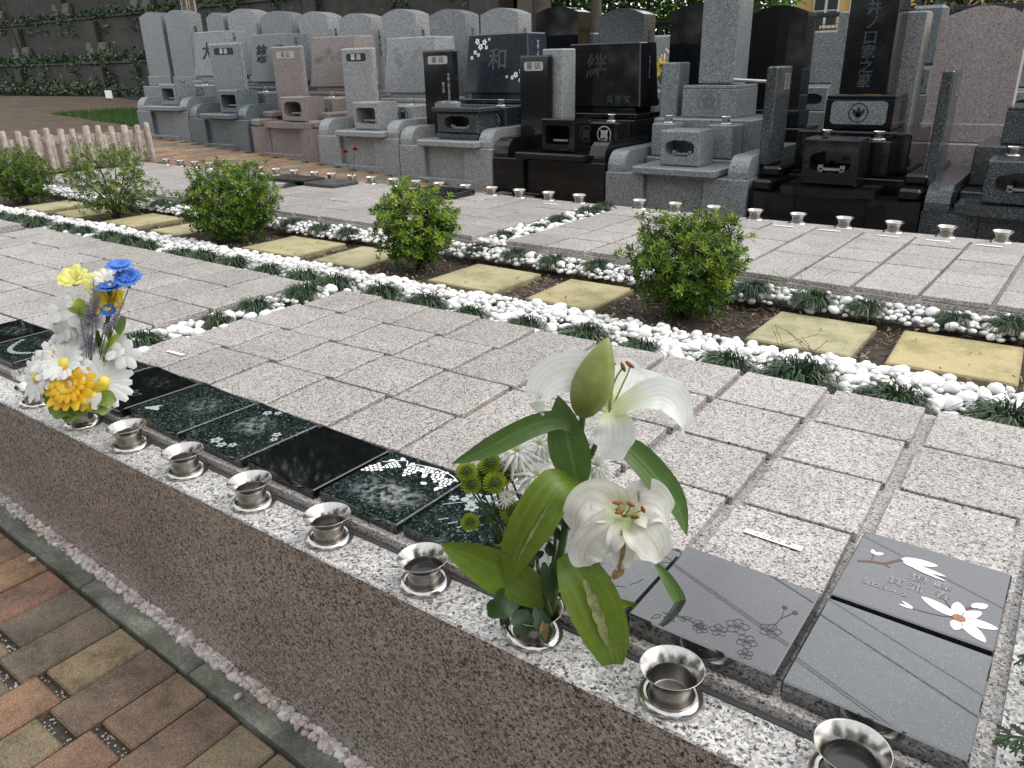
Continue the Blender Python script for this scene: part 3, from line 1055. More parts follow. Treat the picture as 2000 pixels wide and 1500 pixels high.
for i, s in enumerate(VN):
    v = v0 if i == 0 else copy_tree(v0)
    v.location = (s, 1.040, ZL)
    v.rotation_euler = (R.uniform(-.025, .025), R.uniform(-.025, .025), R.uniform(0, 6))
    v['label'] = VL[i]
    if i:
        VASES.append(v)
for i in (6, 9, 5, 4):
    mb = MB()
    mb.lathe([(.0372, .030 if i in (6, 9) else .022), (.0001, .030 if i in (6, 9) else .022)], 32)
    mb.build('vase_water', M['water'], VASES[i], smooth=True)
VF = [-.309, -.607, -.91, -1.214, -1.518, -1.815, -2.121, -2.423, -2.721, -3.262, -3.559, -3.856, -4.151, -4.444, -4.757, -5.045, -5.336, -5.633, -5.903, -6.203, -6.459, -6.777, -7.076, -7.363, -7.679, -7.959, -8.294, -8.581, -8.873, -9.18]
for i, s in enumerate(VF):
    v = copy_tree(v0)
    v.location = (s, 5.44, .457)
    v['label'] = 'small steel vase on the far ledge, %s from the right' % ORD[i + 1]
# far plaques (wedge stones lying on the tiles) and the two red roses
for x0, x1, y0, y1, z, mat, lb in ((-6.72, -6.13, 5.04, 5.30, .035, 'g_black', 'black plaque lying on the far bed beside its grassy gap'), (-6.08, -5.66, 4.98, 5.30, .03, 'g_dark', 'dark grey plaque lying on the far bed below the red roses'), (-4.74, -4.24, 5.02, 5.32, .045, 'g_black', 'low black plaque on the far bed behind the middle shrub')):
    mb = MB()
    mb.box(x0, x1, y0, y1, ZT + .004, ZT + .004 + z, .004)
    tag(mb.build('memorial_plaque', M[mat]), lb, 'plaque', 'dark memorial plaques laid in the beds')
# ================================================================ garden strip
STEPS = [(-8.14, -7.66), (-7.45, -7.02), (-6.62, -6.15), (-5.89, -5.48), (-4.70, -4.14), (-3.97, -3.54), (-2.97, -2.48), (-2.27, -1.86), (-1.07, -.62), (-.50, -.035)]
SLAB = ['partly cropped at the right edge', 'with greenish edge, right of the front shrub', 'left of the front shrub', 'right of the leafy middle shrub', 'left of the leafy middle shrub', 'right of the dense dark shrub', 'half hidden behind the dense dark shrub', 'in the left garden, right of the open twiggy shrub', 'left of the open twiggy shrub', 'at the far left beside the leftmost shrub']
for k, (a, b) in enumerate(STEPS):
    mb = MB()
    mb.box(-(b - a) / 2, (b - a) / 2, -.236, .236, -.05, 0, .007)
    o = mb.build('stepping_stone', M['step'])
    o.location = ((a + b) / 2, 3.475 + R.uniform(-.01, .01), .358)
    o.rotation_euler = (R.uniform(-.01, .01), R.uniform(-.01, .01), R.uniform(-.04, .04))
    tag(o, 'yellow sandstone stepping stone ' + SLAB[len(STEPS) - 1 - k], 'stepping stone', 'square stepping stones across the garden strip')
SHR = [(-8.5, 3.47, .31, .52), (-6.83, 3.50, .38, .62), (-5.06, 3.46, .35, .54), (-3.24, 3.48, .25, .54), (-1.46, 3.46, .275, .53)]

def on_step(s, t, g=.02):
    return any(a - g < s < b + g and 3.235 - g < t < 3.715 + g for a, b in STEPS)

# mulch of bark chips, uncountable
mb = MB()
for i in range(9000):
    s = -9 + 9.3 * (R.random() ** .75)
    t = R.uniform(3.05, 3.86)
    if on_step(s, t, -.01):
        continue
    z = .327 + R.uniform(0, .012)
    ln, w, a = R.uniform(.010, .042), R.uniform(.004, .011), R.uniform(0, pi)
    c, d = cos(a), sin(a)
    zz = R.uniform(-.006, .012)
    mb.add([(s - c * ln / 2 - d * w / 2, t - d * ln / 2 + c * w / 2, z), (s - c * ln / 2 + d * w / 2, t - d * ln / 2 - c * w / 2, z + .002), (s + c * ln / 2 + d * w / 2, t + d * ln / 2 - c * w / 2, z + zz + .003), (s + c * ln / 2 - d * w / 2, t + d * ln / 2 + c * w / 2, z + zz + .004)], [[0, 1, 2, 3]])
tag(mb.build('bark_mulch', M['chip']), kind='stuff')

# white pebbles: smooth rounded stones; the nearest are parts, the rest one mass
def pebble_mesh(seed, sub=2):
    bm = bmesh.new()
    bmesh.ops.create_icosphere(bm, subdivisions=sub, radius=1)
    off = Vector((seed * 3.1, seed * 1.7, seed * .9))
    fx, fy, fz = R.uniform(.95, 1.3), R.uniform(.8, .98), R.uniform(.55, .75)
    for v in bm.verts:
        k = 1 + .22 * noise.noise(v.co * .9 + off) + .07 * noise.noise(v.co * 2.1 + off)
        v.co = Vector((v.co.x * fx * k, v.co.y * fy * k, v.co.z * fz * k))
    me = bpy.data.meshes.new('pebble')
    bm.to_mesh(me)
    bm.free()
    me.polygons.foreach_set('use_smooth', [True] * len(me.polygons))
    me.materials.append(M['pebble'])
    return me
PEB = [pebble_mesh(k) for k in range(9)]
PEBLO = [pebble_mesh(k + 20, 1) for k in range(6)]
def lo_geo(me):
    return [v.co.copy() for v in me.vertices], [list(p.vertices) for p in me.polygons]
LO = [lo_geo(x) for x in PEBLO]
peb = []
class Grid:
    def __init__(s): s.g = {}
    def ok(s, x, y, z, r, k=.78):
        cx, cy = int(x / .05), int(y / .05)
        for i in range(cx - 2, cx + 3):
            for j in range(cy - 2, cy + 3):
                for (a, b, c, d) in s.g.get((i, j), ()):
                    if (a - x) ** 2 + (b - y) ** 2 + (1.5 * (c - z)) ** 2 < ((r + d) * k) ** 2:
                        return False
        s.g.setdefault((cx, cy), []).append((x, y, z, r))
        return True
G = Grid()
def edge_near(s):      # the far border of the near pebble band wanders
    return 3.17 + .05 * noise.noise(Vector((s * 2.3, 1.3, 0))) + .03 * noise.noise(Vector((s * 7, 4.3, 0)))
def edge_far(s):
    return 3.745 + .05 * noise.noise(Vector((s * 2.1, 9.3, 0))) + .03 * noise.noise(Vector((s * 6, 2.3, 0)))
rows = {
    'in the near pebble row': [(-.03, 2.70), (-.36, 2.69), (-.68, 2.69), (-.95, 2.70), (-1.31, 2.69), (-1.59, 2.70), (-1.885, 2.69), (-2.20, 2.68), (-2.50, 2.71), (-2.78, 2.69), (-3.14, 2.70), (-3.43, 2.72), (-3.755, 2.73), (-4.08, 2.73), (-4.36, 2.72), (-4.65, 2.74), (-5.03, 2.73), (-5.29, 2.74), (-5.56, 2.74), (-5.98, 2.78), (-6.25, 2.77), (-6.6, 2.73), (-6.95, 2.74), (-7.3, 2.74)],
    'in the gap between the two near beds': [(-3.06, 1.55), (-3.05, 1.91), (-3.06, 2.13), (-3.05, 2.42)],
    'along the front of the far bed': [(-.11, 3.83), (-.34, 3.82), (-.70, 3.80), (-.94, 3.80), (-1.25, 3.82), (-2.18, 3.84), (-2.48, 3.83), (-2.76, 3.83), (-3.08, 3.84), (-4.22, 3.81), (-4.51, 3.80), (-4.87, 3.83), (-6.5, 3.85), (-6.66, 3.83), (-7.13, 3.84)],
    'in the gap between the two far beds': [(-3.05, 4.13), (-3.0, 4.48), (-3.02, 4.77), (-2.99, 5.14), (-2.97, 5.33)],
    'in the far left gap': [(-6.29, 5.0), (-6.30, 4.6), (-6.27, 5.2)]}
KEEP = [q for l in rows.values() for q in l]
def fill(n, s0, s1, tf0, tf1, zf, rmin, rmax, dens=1):
    for i in range(n):
        s = R.uniform(s0, s1)
        t0, t1 = tf0(s), tf1(s)
        t = R.uniform(t0, t1)
        if on_step(s, t, .012) or (R.random() < .93 and any(abs(s - a) < .06 and abs(t - b) < .05 for a, b in KEEP)):
            continue
        r = rmin * .62 + (rmax * 1.22 - rmin * .62) * R.random() ** .9
        z = zf(s, t) + R.uniform(-.008, .022)
        if G.ok(s, t, z, r):
            peb.append((s, t, z, r))
fill(30000, -9.4, 1.4, lambda s: 2.60, edge_near, lambda s, t: .385 - .045 * max(0, (t - 2.95) / .25), .019, .032)
fill(10500, -9.4, 1.4, edge_far, lambda s: 3.90, lambda s, t: .372 + .04 * (t - 3.72) / .2, .018, .029)
fill(900, -3.17, -2.93, lambda s: 1.3, lambda s: 2.6, lambda s, t: .437, .02, .032)
fill(700, -3.13, -2.88, lambda s: 3.9, lambda s: 5.36, lambda s, t: .437, .02, .03)
def inview(s, t, z):
    d = Vector((s, t, z)) - EYE
    zz = d.dot(FW)
    x, y = 1000 + FPX * d.dot(RT) / zz, 750 + FPX * d.dot(DN) / zz
    return (-40 < x < 2040 and -40 < y < 1540), zz
order = sorted(peb, key=lambda p: (inview(*p[:3])[1] if inview(*p[:3])[0] else 99) / p[3])
pb = slab('pebble_bed', [(-9.4, 2.58), (.8, 2.58), (.8, 2.6), (-9.4, 2.6)], .3, .36, M['soil'])
for (s, t, z, r) in order[:300]:
    link('pebble', R.choice(PEB), pb, (s, t, z), (R.uniform(-.5, .5), R.uniform(-.5, .5), R.uniform(0, 6.28)), (r,) * 3)
mb = MB()
for (s, t, z, r) in order[300:]:
    vs, fs = R.choice(LO)
    q = Matrix.Rotation(R.uniform(0, 6.28), 3, 'Z') @ Matrix.Rotation(R.uniform(-.5, .5), 3, 'X')
    mb.add([q @ (v * r) + Vector((s, t, z)) for v in vs], fs)
tag(mb.build('pebble_mass', M['pebble'], pb, smooth=True), kind='stuff')

# mondo grass tufts
def tuft_mesh(seed, nb=230, h=.105, spread=.13):
    rr = random.Random(seed)
    mb = MB()
    for i in range(nb):
        a = rr.uniform(0, 2 * pi)
        r0 = spread * .35 * sqrt(rr.random())
        b = Vector((r0 * cos(a), r0 * sin(a), 0))
        a2 = a + rr.gauss(0, .5)
        ln = rr.uniform(.6, 1.15) * h * 1.25
        out = rr.uniform(.35, 1.0)
        d = Vector((cos(a2), sin(a2), 0))
        p1 = b + d * ln * out * .24 + Vector((0, 0, ln * (.62 - .2 * out)))
        p2 = b + d * ln * out * .58 + Vector((0, 0, ln * (.75 - .45 * out)))
        p3 = b + d * ln * out * .86 + Vector((0, 0, ln * (.66 - .62 * out)))
        sd = Vector((-d.y, d.x, 0))
        w = rr.uniform(.0032, .0055)
        vs = []
        for p, k in ((b, .8), (p1, 1), (p2, .85), (p3, .1)):
            vs += [p + sd * w / 2 * k, p - sd * w / 2 * k + Vector((0, 0, .0008))]
        mb.add(vs, [[0, 1, 3, 2], [2, 3, 5, 4], [4, 5, 7, 6]])
    o = mb.build('grass_tuft', M['mondo'])
    me = o.data
    bpy.data.objects.remove(o)
    return me
TUFT = [tuft_mesh(k, 380 + 25 * k) for k in range(5)]
for where, lst in rows.items():
    base = .375 if 'pebble' in where else .37 if 'front' in where else .42
    for k, (s, t) in enumerate(lst):
        e = 'from the right' if 'gap' not in where else 'counted from the camera'
        sc = R.uniform(.82, 1.12) * (1.12 if s > -1 and t < 3 else .96) * (.92 if t > 3.7 else 1)
        if 'pebble' in where:
            sc *= 1.12
        o = link('grass_tuft', R.choice(TUFT), None, (s, t, base), (0, 0, R.uniform(0, 6)), (sc * R.uniform(.95, 1.2), sc, sc * R.uniform(.95, 1.15)))
        tag(o, 'mondo grass tuft %s, %s %s' % (where, ORD[k + 1], e), 'grass tuft', 'mondo grass tufts')
# thin wild grass seed stalks by the front of the near band
mb = MB()
for k in range(9):
    x = -.72 + R.uniform(-.1, .12)
    y = 2.80 + R.uniform(-.05, .05)
    mb.tube(curve_pts([(x, y, .38), (x + R.uniform(-.05, .05), y, .48), (x + R.uniform(-.14, .16), y + R.uniform(-.05, .05), R.uniform(.52, .60))], 5), .0009, 3)
tag(mb.build('wild_grass', M['twig']), 'thin brown wild grass stalks in front of a stepping stone', 'grass')
mb = MB()
for k in range(6):
    x, y = -1.17 + .05 * k, 3.83
    p = curve_pts([(x, y, .40), (x + R.uniform(-.03, .03), y - .02, .52), (x + R.uniform(-.02, .12), y - .03, R.uniform(.47, .60))], 6)
    mb.leaf(p, .012, (0, 1, .3), .2)
tag(mb.build('weed', M['shrub_tip']), 'bright green grassy weed growing right of the front shrub', 'weed')

# dead leaves lying about the strip
mb = MB()
for k in range(260):
    x, y = -8 * R.random() ** 1.3 + .4, R.uniform(2.62, 3.88)
    z = .43 if y < 3.15 else .365 if on_step(x, y, 0) else .345 if y < 3.72 else .42
    a, l = R.uniform(0, 6.28), R.uniform(.012, .028)
    d = Vector((cos(a), sin(a), R.uniform(-.2, .3)))
    c = Vector((x, y, z))
    mb.leaf([c, c + d * l * .5 + Vector((0, 0, .003)), c + d * l], l * .5, Vector((-sin(a), cos(a), R.uniform(-.3, .3))), .3)
tag(mb.build('leaf_litter', island('dead_leaf', [(0, (.05, .03, .015)), (.5, (.16, .09, .035)), (1, (.34, .24, .09))], .8), smooth=True), kind='stuff')
# shrubs
def shrub(seed, s, t, rad, h, label, dense=1.0, tips=.25, leafw=.0115, leafl=.036, open_=0):
    rr = random.Random(seed)
    root = empty('shrub', (s, t, .33))
    tag(root, label, 'shrub', 'low evergreen shrubs in the garden strip')
    st, lf = MB(), MB()
    nst = 9 + int(open_ * 3)
    ends = []
    for i in range(nst):
        a = i * 2.4 + rr.uniform(-.4, .4)
        ro = rad * sqrt((i + .5) / nst) * .75
        p = [(rr.uniform(-.03, .03), rr.uniform(-.03, .03), 0), (ro * .35 * cos(a), ro * .35 * sin(a), h * .3), (ro * cos(a), ro * sin(a), h * rr.uniform(.5, .75))]
        c = curve_pts(p, 6)
        st.tube(c, [.009, .008, .007, .006, .005, .003], 5)
        ends += c[2:]
    n = int(820 * dense)
    off = Vector((seed * 1.3, seed * 2.1, 0))
    cnt = 0
    while cnt < n:
        a, u = rr.uniform(0, 2 * pi), rr.uniform(-1, 1)
        d = Vector((sqrt(1 - u * u) * cos(a), sqrt(1 - u * u) * sin(a), u))
        rk = (.42 + .58 * rr.random() ** .45)
        lump = 1 + .32 * noise.noise(d * 1.8 + off) + .34 * noise.noise(d * 4.4 + off)
        c = Vector((d.x * rad * rk * lump, d.y * rad * rk * lump, h * .53 + d.z * h * .50 * rk * lump))
        if c.z < h * .04:
            continue
        if open_ and rr.random() < open_ * (1 if noise.noise(c * 6 + off) > .05 else .1):
            cnt += 1
            continue
        cnt += 1
        e = min(ends, key=lambda q: (q - c).length)
        if rr.random() < .15:
            st.tube([e, (e + c) / 2 + Vector((0, 0, -.01)), c], [.003, .0022, .0015], 3)
        ax = (d + Vector((0, 0, .9)) + Vector((rr.gauss(0, .35), rr.gauss(0, .35), rr.gauss(0, .2)))).normalized()
        lf.mi = 1 if (rr.random() < tips and rk > .7 and d.z > -.2) else 0
        u1 = ax.cross(Vector((.2, .3, .93)))
        u1.normalize()
        u2 = ax.cross(u1)
        k = rr.randint(7, 11)
        for j in range(k):
            b = j * 2.399 + rr.uniform(-.2, .2)
            el = .25 + .9 * (j / k) + rr.uniform(-.1, .1)
            dr = ((u1 * cos(b) + u2 * sin(b)) * cos(el) + ax * sin(el)).normalized()
            ln = leafl * rr.uniform(.7, 1.15) * (1 - .35 * j / k)
            p0 = c + ax * (j - k) * .0028
            sd = dr.cross(ax)
            if sd.length < .05:
                continue
            sd.normalize()
            nn = sd.cross(dr)
            w = leafw * rr.uniform(.8, 1.15) * (1 - .25 * j / k)
            lf.add([p0, p0 + dr * ln * .55 + sd * w / 2 + nn * .002, p0 + dr * ln - nn * .003, p0 + dr * ln * .55 - sd * w / 2 + nn * .002, p0 + dr * ln * .5 - nn * .001], [[0, 1, 4], [1, 2, 4], [2, 3, 4], [3, 0, 4]])
    st.build('stem', M['twig'], root, smooth=True)
    lf.build('foliage', [M['shrub'], M['shrub_tip']], root)
    return root
shrub(11, *SHR[0], 'leftmost leafy green shrub near the log fence', 1.25, .15)
shrub(12, *SHR[1], 'open twiggy shrub with a bare trunk in front of the log fence', 1.2, .35, open_=.55)
shrub(13, *SHR[2], 'dense dark green shrub between two stepping stones, left of centre', 1.8, .26, .0128, .040)
shrub(14, *SHR[3], 'loose light green shrub with larger leaves in the middle of the garden', .9, .5, .017, .046, .2)
shrub(15, *SHR[4], 'front shrub, dense with glossy narrow leaves, nearest to the camera', 1.45, .32, .0128, .040)

# log fence at the left end of the far bed
lf_ = empty('log_fence', (0, 0, 0))
tag(lf_, 'low fence of weathered upright logs at the left end of the far bed', 'fence')
a, b = Vector((-9.98, 5.74)), Vector((-10.55, 2.4))
n = 46
for i in range(n):
    u = i / (n - 1)
    p = a.lerp(b, u)
    if u < .12:
        p.x += 0
    tall = i % 2 == 0
    h = (.45 if tall else .36) * R.uniform(.93, 1.08)
    r = R.uniform(.033, .042)
    p.x += .03 * (1 if tall else -1)
    z0 = zback(p.x) - .12
    lean = Vector((R.uniform(-.03, .03), R.uniform(-.02, .03), 0))
    top = Vector((p.x, p.y, z0 + h + .1)) + lean
    mb = MB()
    mb.tube([(p.x, p.y, z0), Vector((p.x, p.y, z0)).lerp(top, .5), top.lerp(Vector((p.x, p.y, z0)), .03), top], [r, r * .98, r * .95, r * .72], 9)
    mb.build('log', M['log'], lf_, smooth=True, sharp=50)
# ================================================================ graves
TG = 7.0
def ring(mb, cx, y, cz, r, w, n=20, d=.004):
    vs = []
    for i in range(n):
        a = 2 * pi * i / n
        vs += [((cx + (r - w) * cos(a)), y, cz + (r - w) * sin(a)), ((cx + r * cos(a)), y, cz + r * sin(a))]
    mb.add(vs, [[2 * i, 2 * i + 1, (2 * i + 3) % (2 * n), (2 * i + 2) % (2 * n)] for i in range(n)])

def crest(parent, cx, y, cz, r, mat, style=0):
    """family crest: ring with petals, cut into the front face (normal -y)"""
    mb = MB()
    ring(mb, cx, y, cz, r, r * .13)
    if style == 0:
        for k in range(4):
            a = pi / 4 + k * pi / 2
            pts = petal2d(0, 0, a, r * .72, r * .55, 6)
            mb.add([(cx + p[0], y, cz + p[1]) for p in pts], [list(range(len(pts)))])
    elif style == 1:
        for k in range(5):
            a = pi / 2 + k * 2 * pi / 5
            pts = petal2d(r * .1 * cos(a), r * .1 * sin(a), a, r * .66, r * .55, 6)
            mb.add([(cx + p[0], y, cz + p[1]) for p in pts], [list(range(len(pts)))])
    elif style == 2:
        for k in (-1, 0, 1):
            pts = petal2d(0, -r * .5, pi / 2 + k * .6, r * 1.15, r * .45, 6)
            mb.add([(cx + p[0], y, cz + p[1]) for p in pts], [list(range(len(pts)))])
    else:
        for w in (1, .55):
            q = r * .75 * w
            pts = [(0, q), (q, 0), (0, -q), (-q, 0)]
            for i in range(4):
                p, p2 = pts[i], pts[(i + 1) % 4]
                k = .86
                mb.add([(cx + p[0], y, cz + p[1]), (cx + p2[0], y, cz + p2[1]), (cx + p2[0] * k, y, cz + p2[1] * k), (cx + p[0] * k, y, cz + p[1] * k)], [[0, 1, 2, 3]])
    return mb.build('crest', mat, parent)

def hole_box(x0, x1, y0, y1, z0, z1, hole, b=.012):
    """a block with a deep opening in its front: hole = outline points (x, z) counter-clockwise seen from the front"""
    mb = MB()
    # outer shell without front
    n = len(hole)
    cx, cz = (x0 + x1) / 2, (z0 + z1) / 2
    hx, hz = (x1 - x0) / 2, (z1 - z0) / 2
    outer = []
    for px, pz in hole:
        dx, dz = px - cx, pz - cz
        k = min(hx / abs(dx) if abs(dx) > 1e-6 else 1e9, hz / abs(dz) if abs(dz) > 1e-6 else 1e9)
        outer.append((cx + dx * k, cz + dz * k))
    # snap points nearest to the corners
    for c in ((x0, z0), (x1, z0), (x1, z1), (x0, z1)):
        i = min(range(n), key=lambda i: (outer[i][0] - c[0]) ** 2 + (outer[i][1] - c[1]) ** 2)
        outer[i] = c
    yb = y0 + (y1 - y0) * .75
    rings = [[(p[0], y0, p[1]) for p in hole], [(cx + (p[0] - cx) * (1 - b / hx), y0, cz + (p[1] - cz) * (1 - b / hz)) for p in outer], [(p[0], y0 + b, p[1]) for p in outer], [(p[0], y1, p[1]) for p in outer], ]
    inner = [[(p[0], y0, p[1]) for p in hole], [(p[0], yb, p[1]) for p in hole]]
    vs = [v for r in rings for v in r]
    fs = []
    for k in range(3):
        for i in range(n):
            j = (i + 1) % n
            fs.append([k * n + i, (k + 1) * n + i, (k + 1) * n + j, k * n + j])
    fs.append([3 * n + i for i in range(n)])
    mb.add(vs, fs)
    vs = [v for r in inner for v in r]
    mb.add(vs, [[i, (i + 1) % n, n + (i + 1) % n, n + i] for i in range(n)] + [[n + i for i in range(n)]])
    return mb
def rrect(x0, x1, z0, z1, r, n=4):
    out = []
    for cx, cz, a0 in ((x1 - r, z0 + r, -pi / 2), (x1 - r, z1 - r, 0), (x0 + r, z1 - r, pi / 2), (x0 + r, z0 + r, pi)):
        for i in range(n + 1):
            a = a0 + pi / 2 * i / n
            out.append((cx + r * cos(a), cz + r * sin(a)))
    return out
def cloud_hole(cx, cz, w, h, n=36):
    out = []
    for i in range(n):
        a = 2 * pi * i / n
        x, z = cos(a), sin(a)
        k = 1 + .10 * abs(sin(1.5 * a + (pi / 2 if False else 0)))
        sx = math.copysign(abs(x) ** .6, x)
        sz = math.copysign(abs(z) ** .75, z)
        lob = 1 - .14 * abs(cos(3 * pi * .5 * sx)) if abs(sx) < .95 else 1
        out.append((cx + w / 2 * sx, cz + h / 2 * sz * lob))
    return out

def grave(i, label, s0, s1, zt, mats, o):
    """one family plot: plinth, arms, shelf, burner, stands, base and upright stone"""
    ms, mm = M[mats[0]], M[mats[1]]
    root = empty('grave', (s0 + (s1 - s0) / 2, TG, zback((s0 + s1) / 2)))
    tag(root, label, 'grave', 'family graves in the row behind the far bed')
    root.location = (0, 0, 0)
    zb = zback(s1) - .12
    P = lambda name, mb, mat, **k: mb.build(name, mat, root, **k)
    w = s1 - s0
    # plinth: two piers, recessed panel and sill
    px = w * .29
    rd = o.get('round', 0)
    for a, b_ in ((s0 + .006, s0 + px), (s1 - px, s1 - .006)):
        mb = MB()
        if rd:
            pts = [(a, TG + .3), (a, TG + .05)] + [(a + (b_ - a) * u, TG + .05 - .07 * sin(pi * u)) for u in (.2, .4, .6, .8)] + [(b_, TG + .05), (b_, TG + .3)]
            mb.prism(pts, 'z', zb, zt)
        else:
            mb.box(a, b_, TG, TG + .3, zb, zt, .008)
        P('plinth_pier', mb, ms)
    mb = MB()
    mb.box(s0 + px + .002, s1 - px - .002, TG + .055, TG + .3, zb, zt - .012, .004)
    P('plinth_panel', mb, ms)
    mb = MB()
    mb.box(s0 + px * .7, s1 - px * .7, TG - .012, TG + .053, zb, zb + .20, .008)
    P('plinth_sill', mb, ms)
    mb = MB()
    mb.box(s0 + .006, s1 - .006, TG + .302, TG + 2.3, zb, zt - .015, .008)
    P('plinth_body', mb, ms)
    # arms with rounded front ends
    for a in (s0 + .02, s1 - .20):
        h = .20
        pts = [(TG + .02, zt + .002), (TG + 1.5, zt + .002), (TG + 1.5, zt + h)] + [(TG + .02 + .16 - .16 * sin(u), zt + h - .16 + .16 * cos(u)) for u in (0, .35, .7, 1.05, 1.4, 1.57)]
        mb = MB()
        if o.get('step_arms'):
            mb.box(a, a + .18, TG + .04, TG + .4, zt + .002, zt + .10, .03)
            mb.box(a, a + .18, TG + .26, TG + 1.5, zt + .102, zt + .19, .03)
        else:
            mb.prism(pts, 'x', a, a + .18)
        P('side_arm', mb, mm if o.get('arms_main') else ms)
    # shelf
    h0, h1 = o['shelf']
    mb = MB()
    if rd:
        pts = [(h0, TG + .45), (h0, TG + .0)] + [(h0 + (h1 - h0) * u, TG + .0 - .10 * sin(pi * u)) for u in (.15, .3, .45, .6, .75, .88)] + [(h1, TG + .0), (h1, TG + .45)]
        mb.prism(pts, 'z', zt + .005, zt + .075)
    else:
        mb.box(h0, h1, TG - .10, TG + .45, zt + .005, zt + .08, .014)
    P('offering_shelf', mb, ms)
    zs = zt + .08
    # inner floor step
    mb = MB()
    mb.box(s0 + .21, s1 - .21, TG + .46, TG + 1.9, zt - .01, zt + .11, .008)
    P('inner_step', mb, ms)
    # incense burner
    b0, b1, bt = o['burner']
    bmat = M[o.get('bmat', mats[0])]
    hz0, hz1 = zs + .005, bt
    bh = hz1 - hz0
    kind = o.get('hole', 'rect')
    bw = b1 - b0
    if kind == 'rect':
        hole = rrect(b0 + bw * .13, b1 - bw * .13, hz0 + bh * .22, hz1 - bh * .2, min(.04, bh * .12))
    elif kind == 'oval':
        hole = rrect(b0 + bw * .14, b1 - bw * .14, hz0 + bh * .2, hz1 - bh * .2, bh * .24)
    else:
        hole = cloud_hole((b0 + b1) / 2, hz0 + bh * .5, bw * .74, bh * .5)
    y0, y1 = TG + .06, TG + .40
    if kind == 'tray':
        mb = MB()
        mb.box(b0, b1, y0, y1, hz0, hz0 + .055, .008)
        P('burner_base', mb, bmat)
        mb = hole_box(b0 - .01, b1 + .01, y0, y1, hz0 + .06, hz1 - .07, cloud_hole((b0 + b1) / 2, (hz0 + hz1) / 2, bw * .62, bh * .42), .02)
        P('incense_burner', mb, bmat)
        mb = MB()
        mb.box(b0 - .05, b1 + .05, y0 - .03, y1 + .03, hz1 - .065, hz1 - .02, .006)
        P('burner_top', mb, bmat)
        mb = MB()
        for k in (0, 1):
            pts = [(b0 - .02 + k * .13, hz1 - .018)] + [(b0 - .02 + k * .13 + .125 * u, hz1 + .02 + .025 * sin(pi * u)) for u in (0, .25, .5, .75, 1)] + [(b0 + .105 + k * .13, hz1 - .018)]
            mb.prism(pts, 'y', y0, y0 + .16)
        P('stone_book', mb, M['g_grey'])
    else:
        P('incense_burner', hole_box(b0, b1, y0, y1, hz0, hz1, hole), bmat)
    mb = MB()
    cxb = (b0 + b1) / 2
    mb.box(cxb - bw * .22, cxb + bw * .22, y0 + .06, y0 + .10, hz0 + bh * .30, hz0 + bh * .36, .003)
    if kind in ('cloud', 'tray'):
        for k in (-1, 1):
            mb.box(cxb + k * bw * .20 - .02, cxb + k * bw * .20 + .02, y0 + .06, y0 + .10, hz0 + bh * .24, hz0 + bh * .42, .003)
    P('incense_rest', mb, M['g_light'])
    # base tiers and stands
    m0, m1 = o['main']
    mz0, mz1 = o['mz']
    cz = mz0 - .06
    d0 = TG + .68
    if o.get('tower'):
        q0, q1, qz0, qz1 = o['ped']
        r0, r1 = o['tier']
        mb = MB()
        mb.box(r0, r1, TG + .80, TG + 1.75, zt + .115, qz0 - .003, .012)
        P('lower_base', mb, mm)
        mb = MB()
        mb.box(q0, q1, TG + 1.0, TG + 1.0 + (q1 - q0), qz0, qz1 - .035, .006)
        mb.box(q0 + .002, q1 - .002, TG + 1.002, TG + .998 + (q1 - q0), qz1 - .0355, qz1, .03)
        P('pedestal', mb, mm)
        hw = (m1 - m0) / 2
        mb = MB()
        mb.box(m0, m1, TG + 1.0 + (q1 - q0) / 2 - hw, TG + 1.0 + (q1 - q0) / 2 + hw, mz0 + .002, mz1, .008)
        P('tower_stone', mb, mm)
        # vase blocks
        for sgn, (a, b_) in zip((-1, 1), o['blocks']):
            mb = MB()
            mb.box(a, b_, TG + .52, TG + .79, zt + .115, o['bz'], .01)
            P('vase_block', mb, mm)
            v = copy_tree(v0, root)
            for kk in ('label', 'category', 'group'):
                if kk in v: del v[kk]
            # the small vase is a part with its own pieces
            v.name = 'grave_vase'
            v.location = ((a + b_) / 2, TG + .65, o['bz'] + .002)
    else:
        mb = MB()
        mb.box(m0 - .05, m1 + .06, d0 + .12, TG + 1.7, zt + .115, cz - .055, .01)
        P('lower_base', mb, mm)
        mb = MB()
        mb.box(m0 - .03, m1 + .04, TG + .9, TG + 1.55, cz - .05, cz + .002, .008)
        P('base_slab', mb, mm)
        mb = MB()
        mb.box(m0 + .05, m1 - .05, TG + 1.03, TG + 1.42, cz + .002, mz0 + .002, .004)
        P('stone_neck', mb, M['g_black'] if mats[1] == 'g_black' else mm)
        mb = MB()
        mb.box(m0 - .045, m1 + .02, TG + 1.0, TG + 1.46, mz0 + .003, mz1, .012, taper=.055, ty=.07)
        P('main_stone', mb, mm)
        # vase blocks left and right of a recess, crest on the right one
        mid = (m0 + m1) / 2
        bz = cz - .06
        for a, b_ in ((m0 - .02, m0 + .26), (m1 - .30, m1 + .04)):
            mb = MB()
            mb.box(a, b_, TG + .50, TG + .79, zt + .115, bz, .015)
            P('vase_block', mb, mm)
            v = copy_tree(v0, root)
            for kk in ('label', 'category', 'group'):
                if kk in v: del v[kk]
            v.name = 'grave_vase'
            v.location = ((a + b_) / 2, TG + .65, bz + .002)
        mb = MB()
        mb.box(m0 + .265, m1 - .305, TG + .62, TG + .795, zt + .115, bz - .03, .01)
        P('drawer_stone', mb, mm)
        if 'crest' in o:
            crest(root, m1 - .13, TG + .497, (zt + .115 + bz) / 2, min(.085, (bz - zt - .115) * .36), M[o.get('cmat', 'carve_pale')], o['crest'])
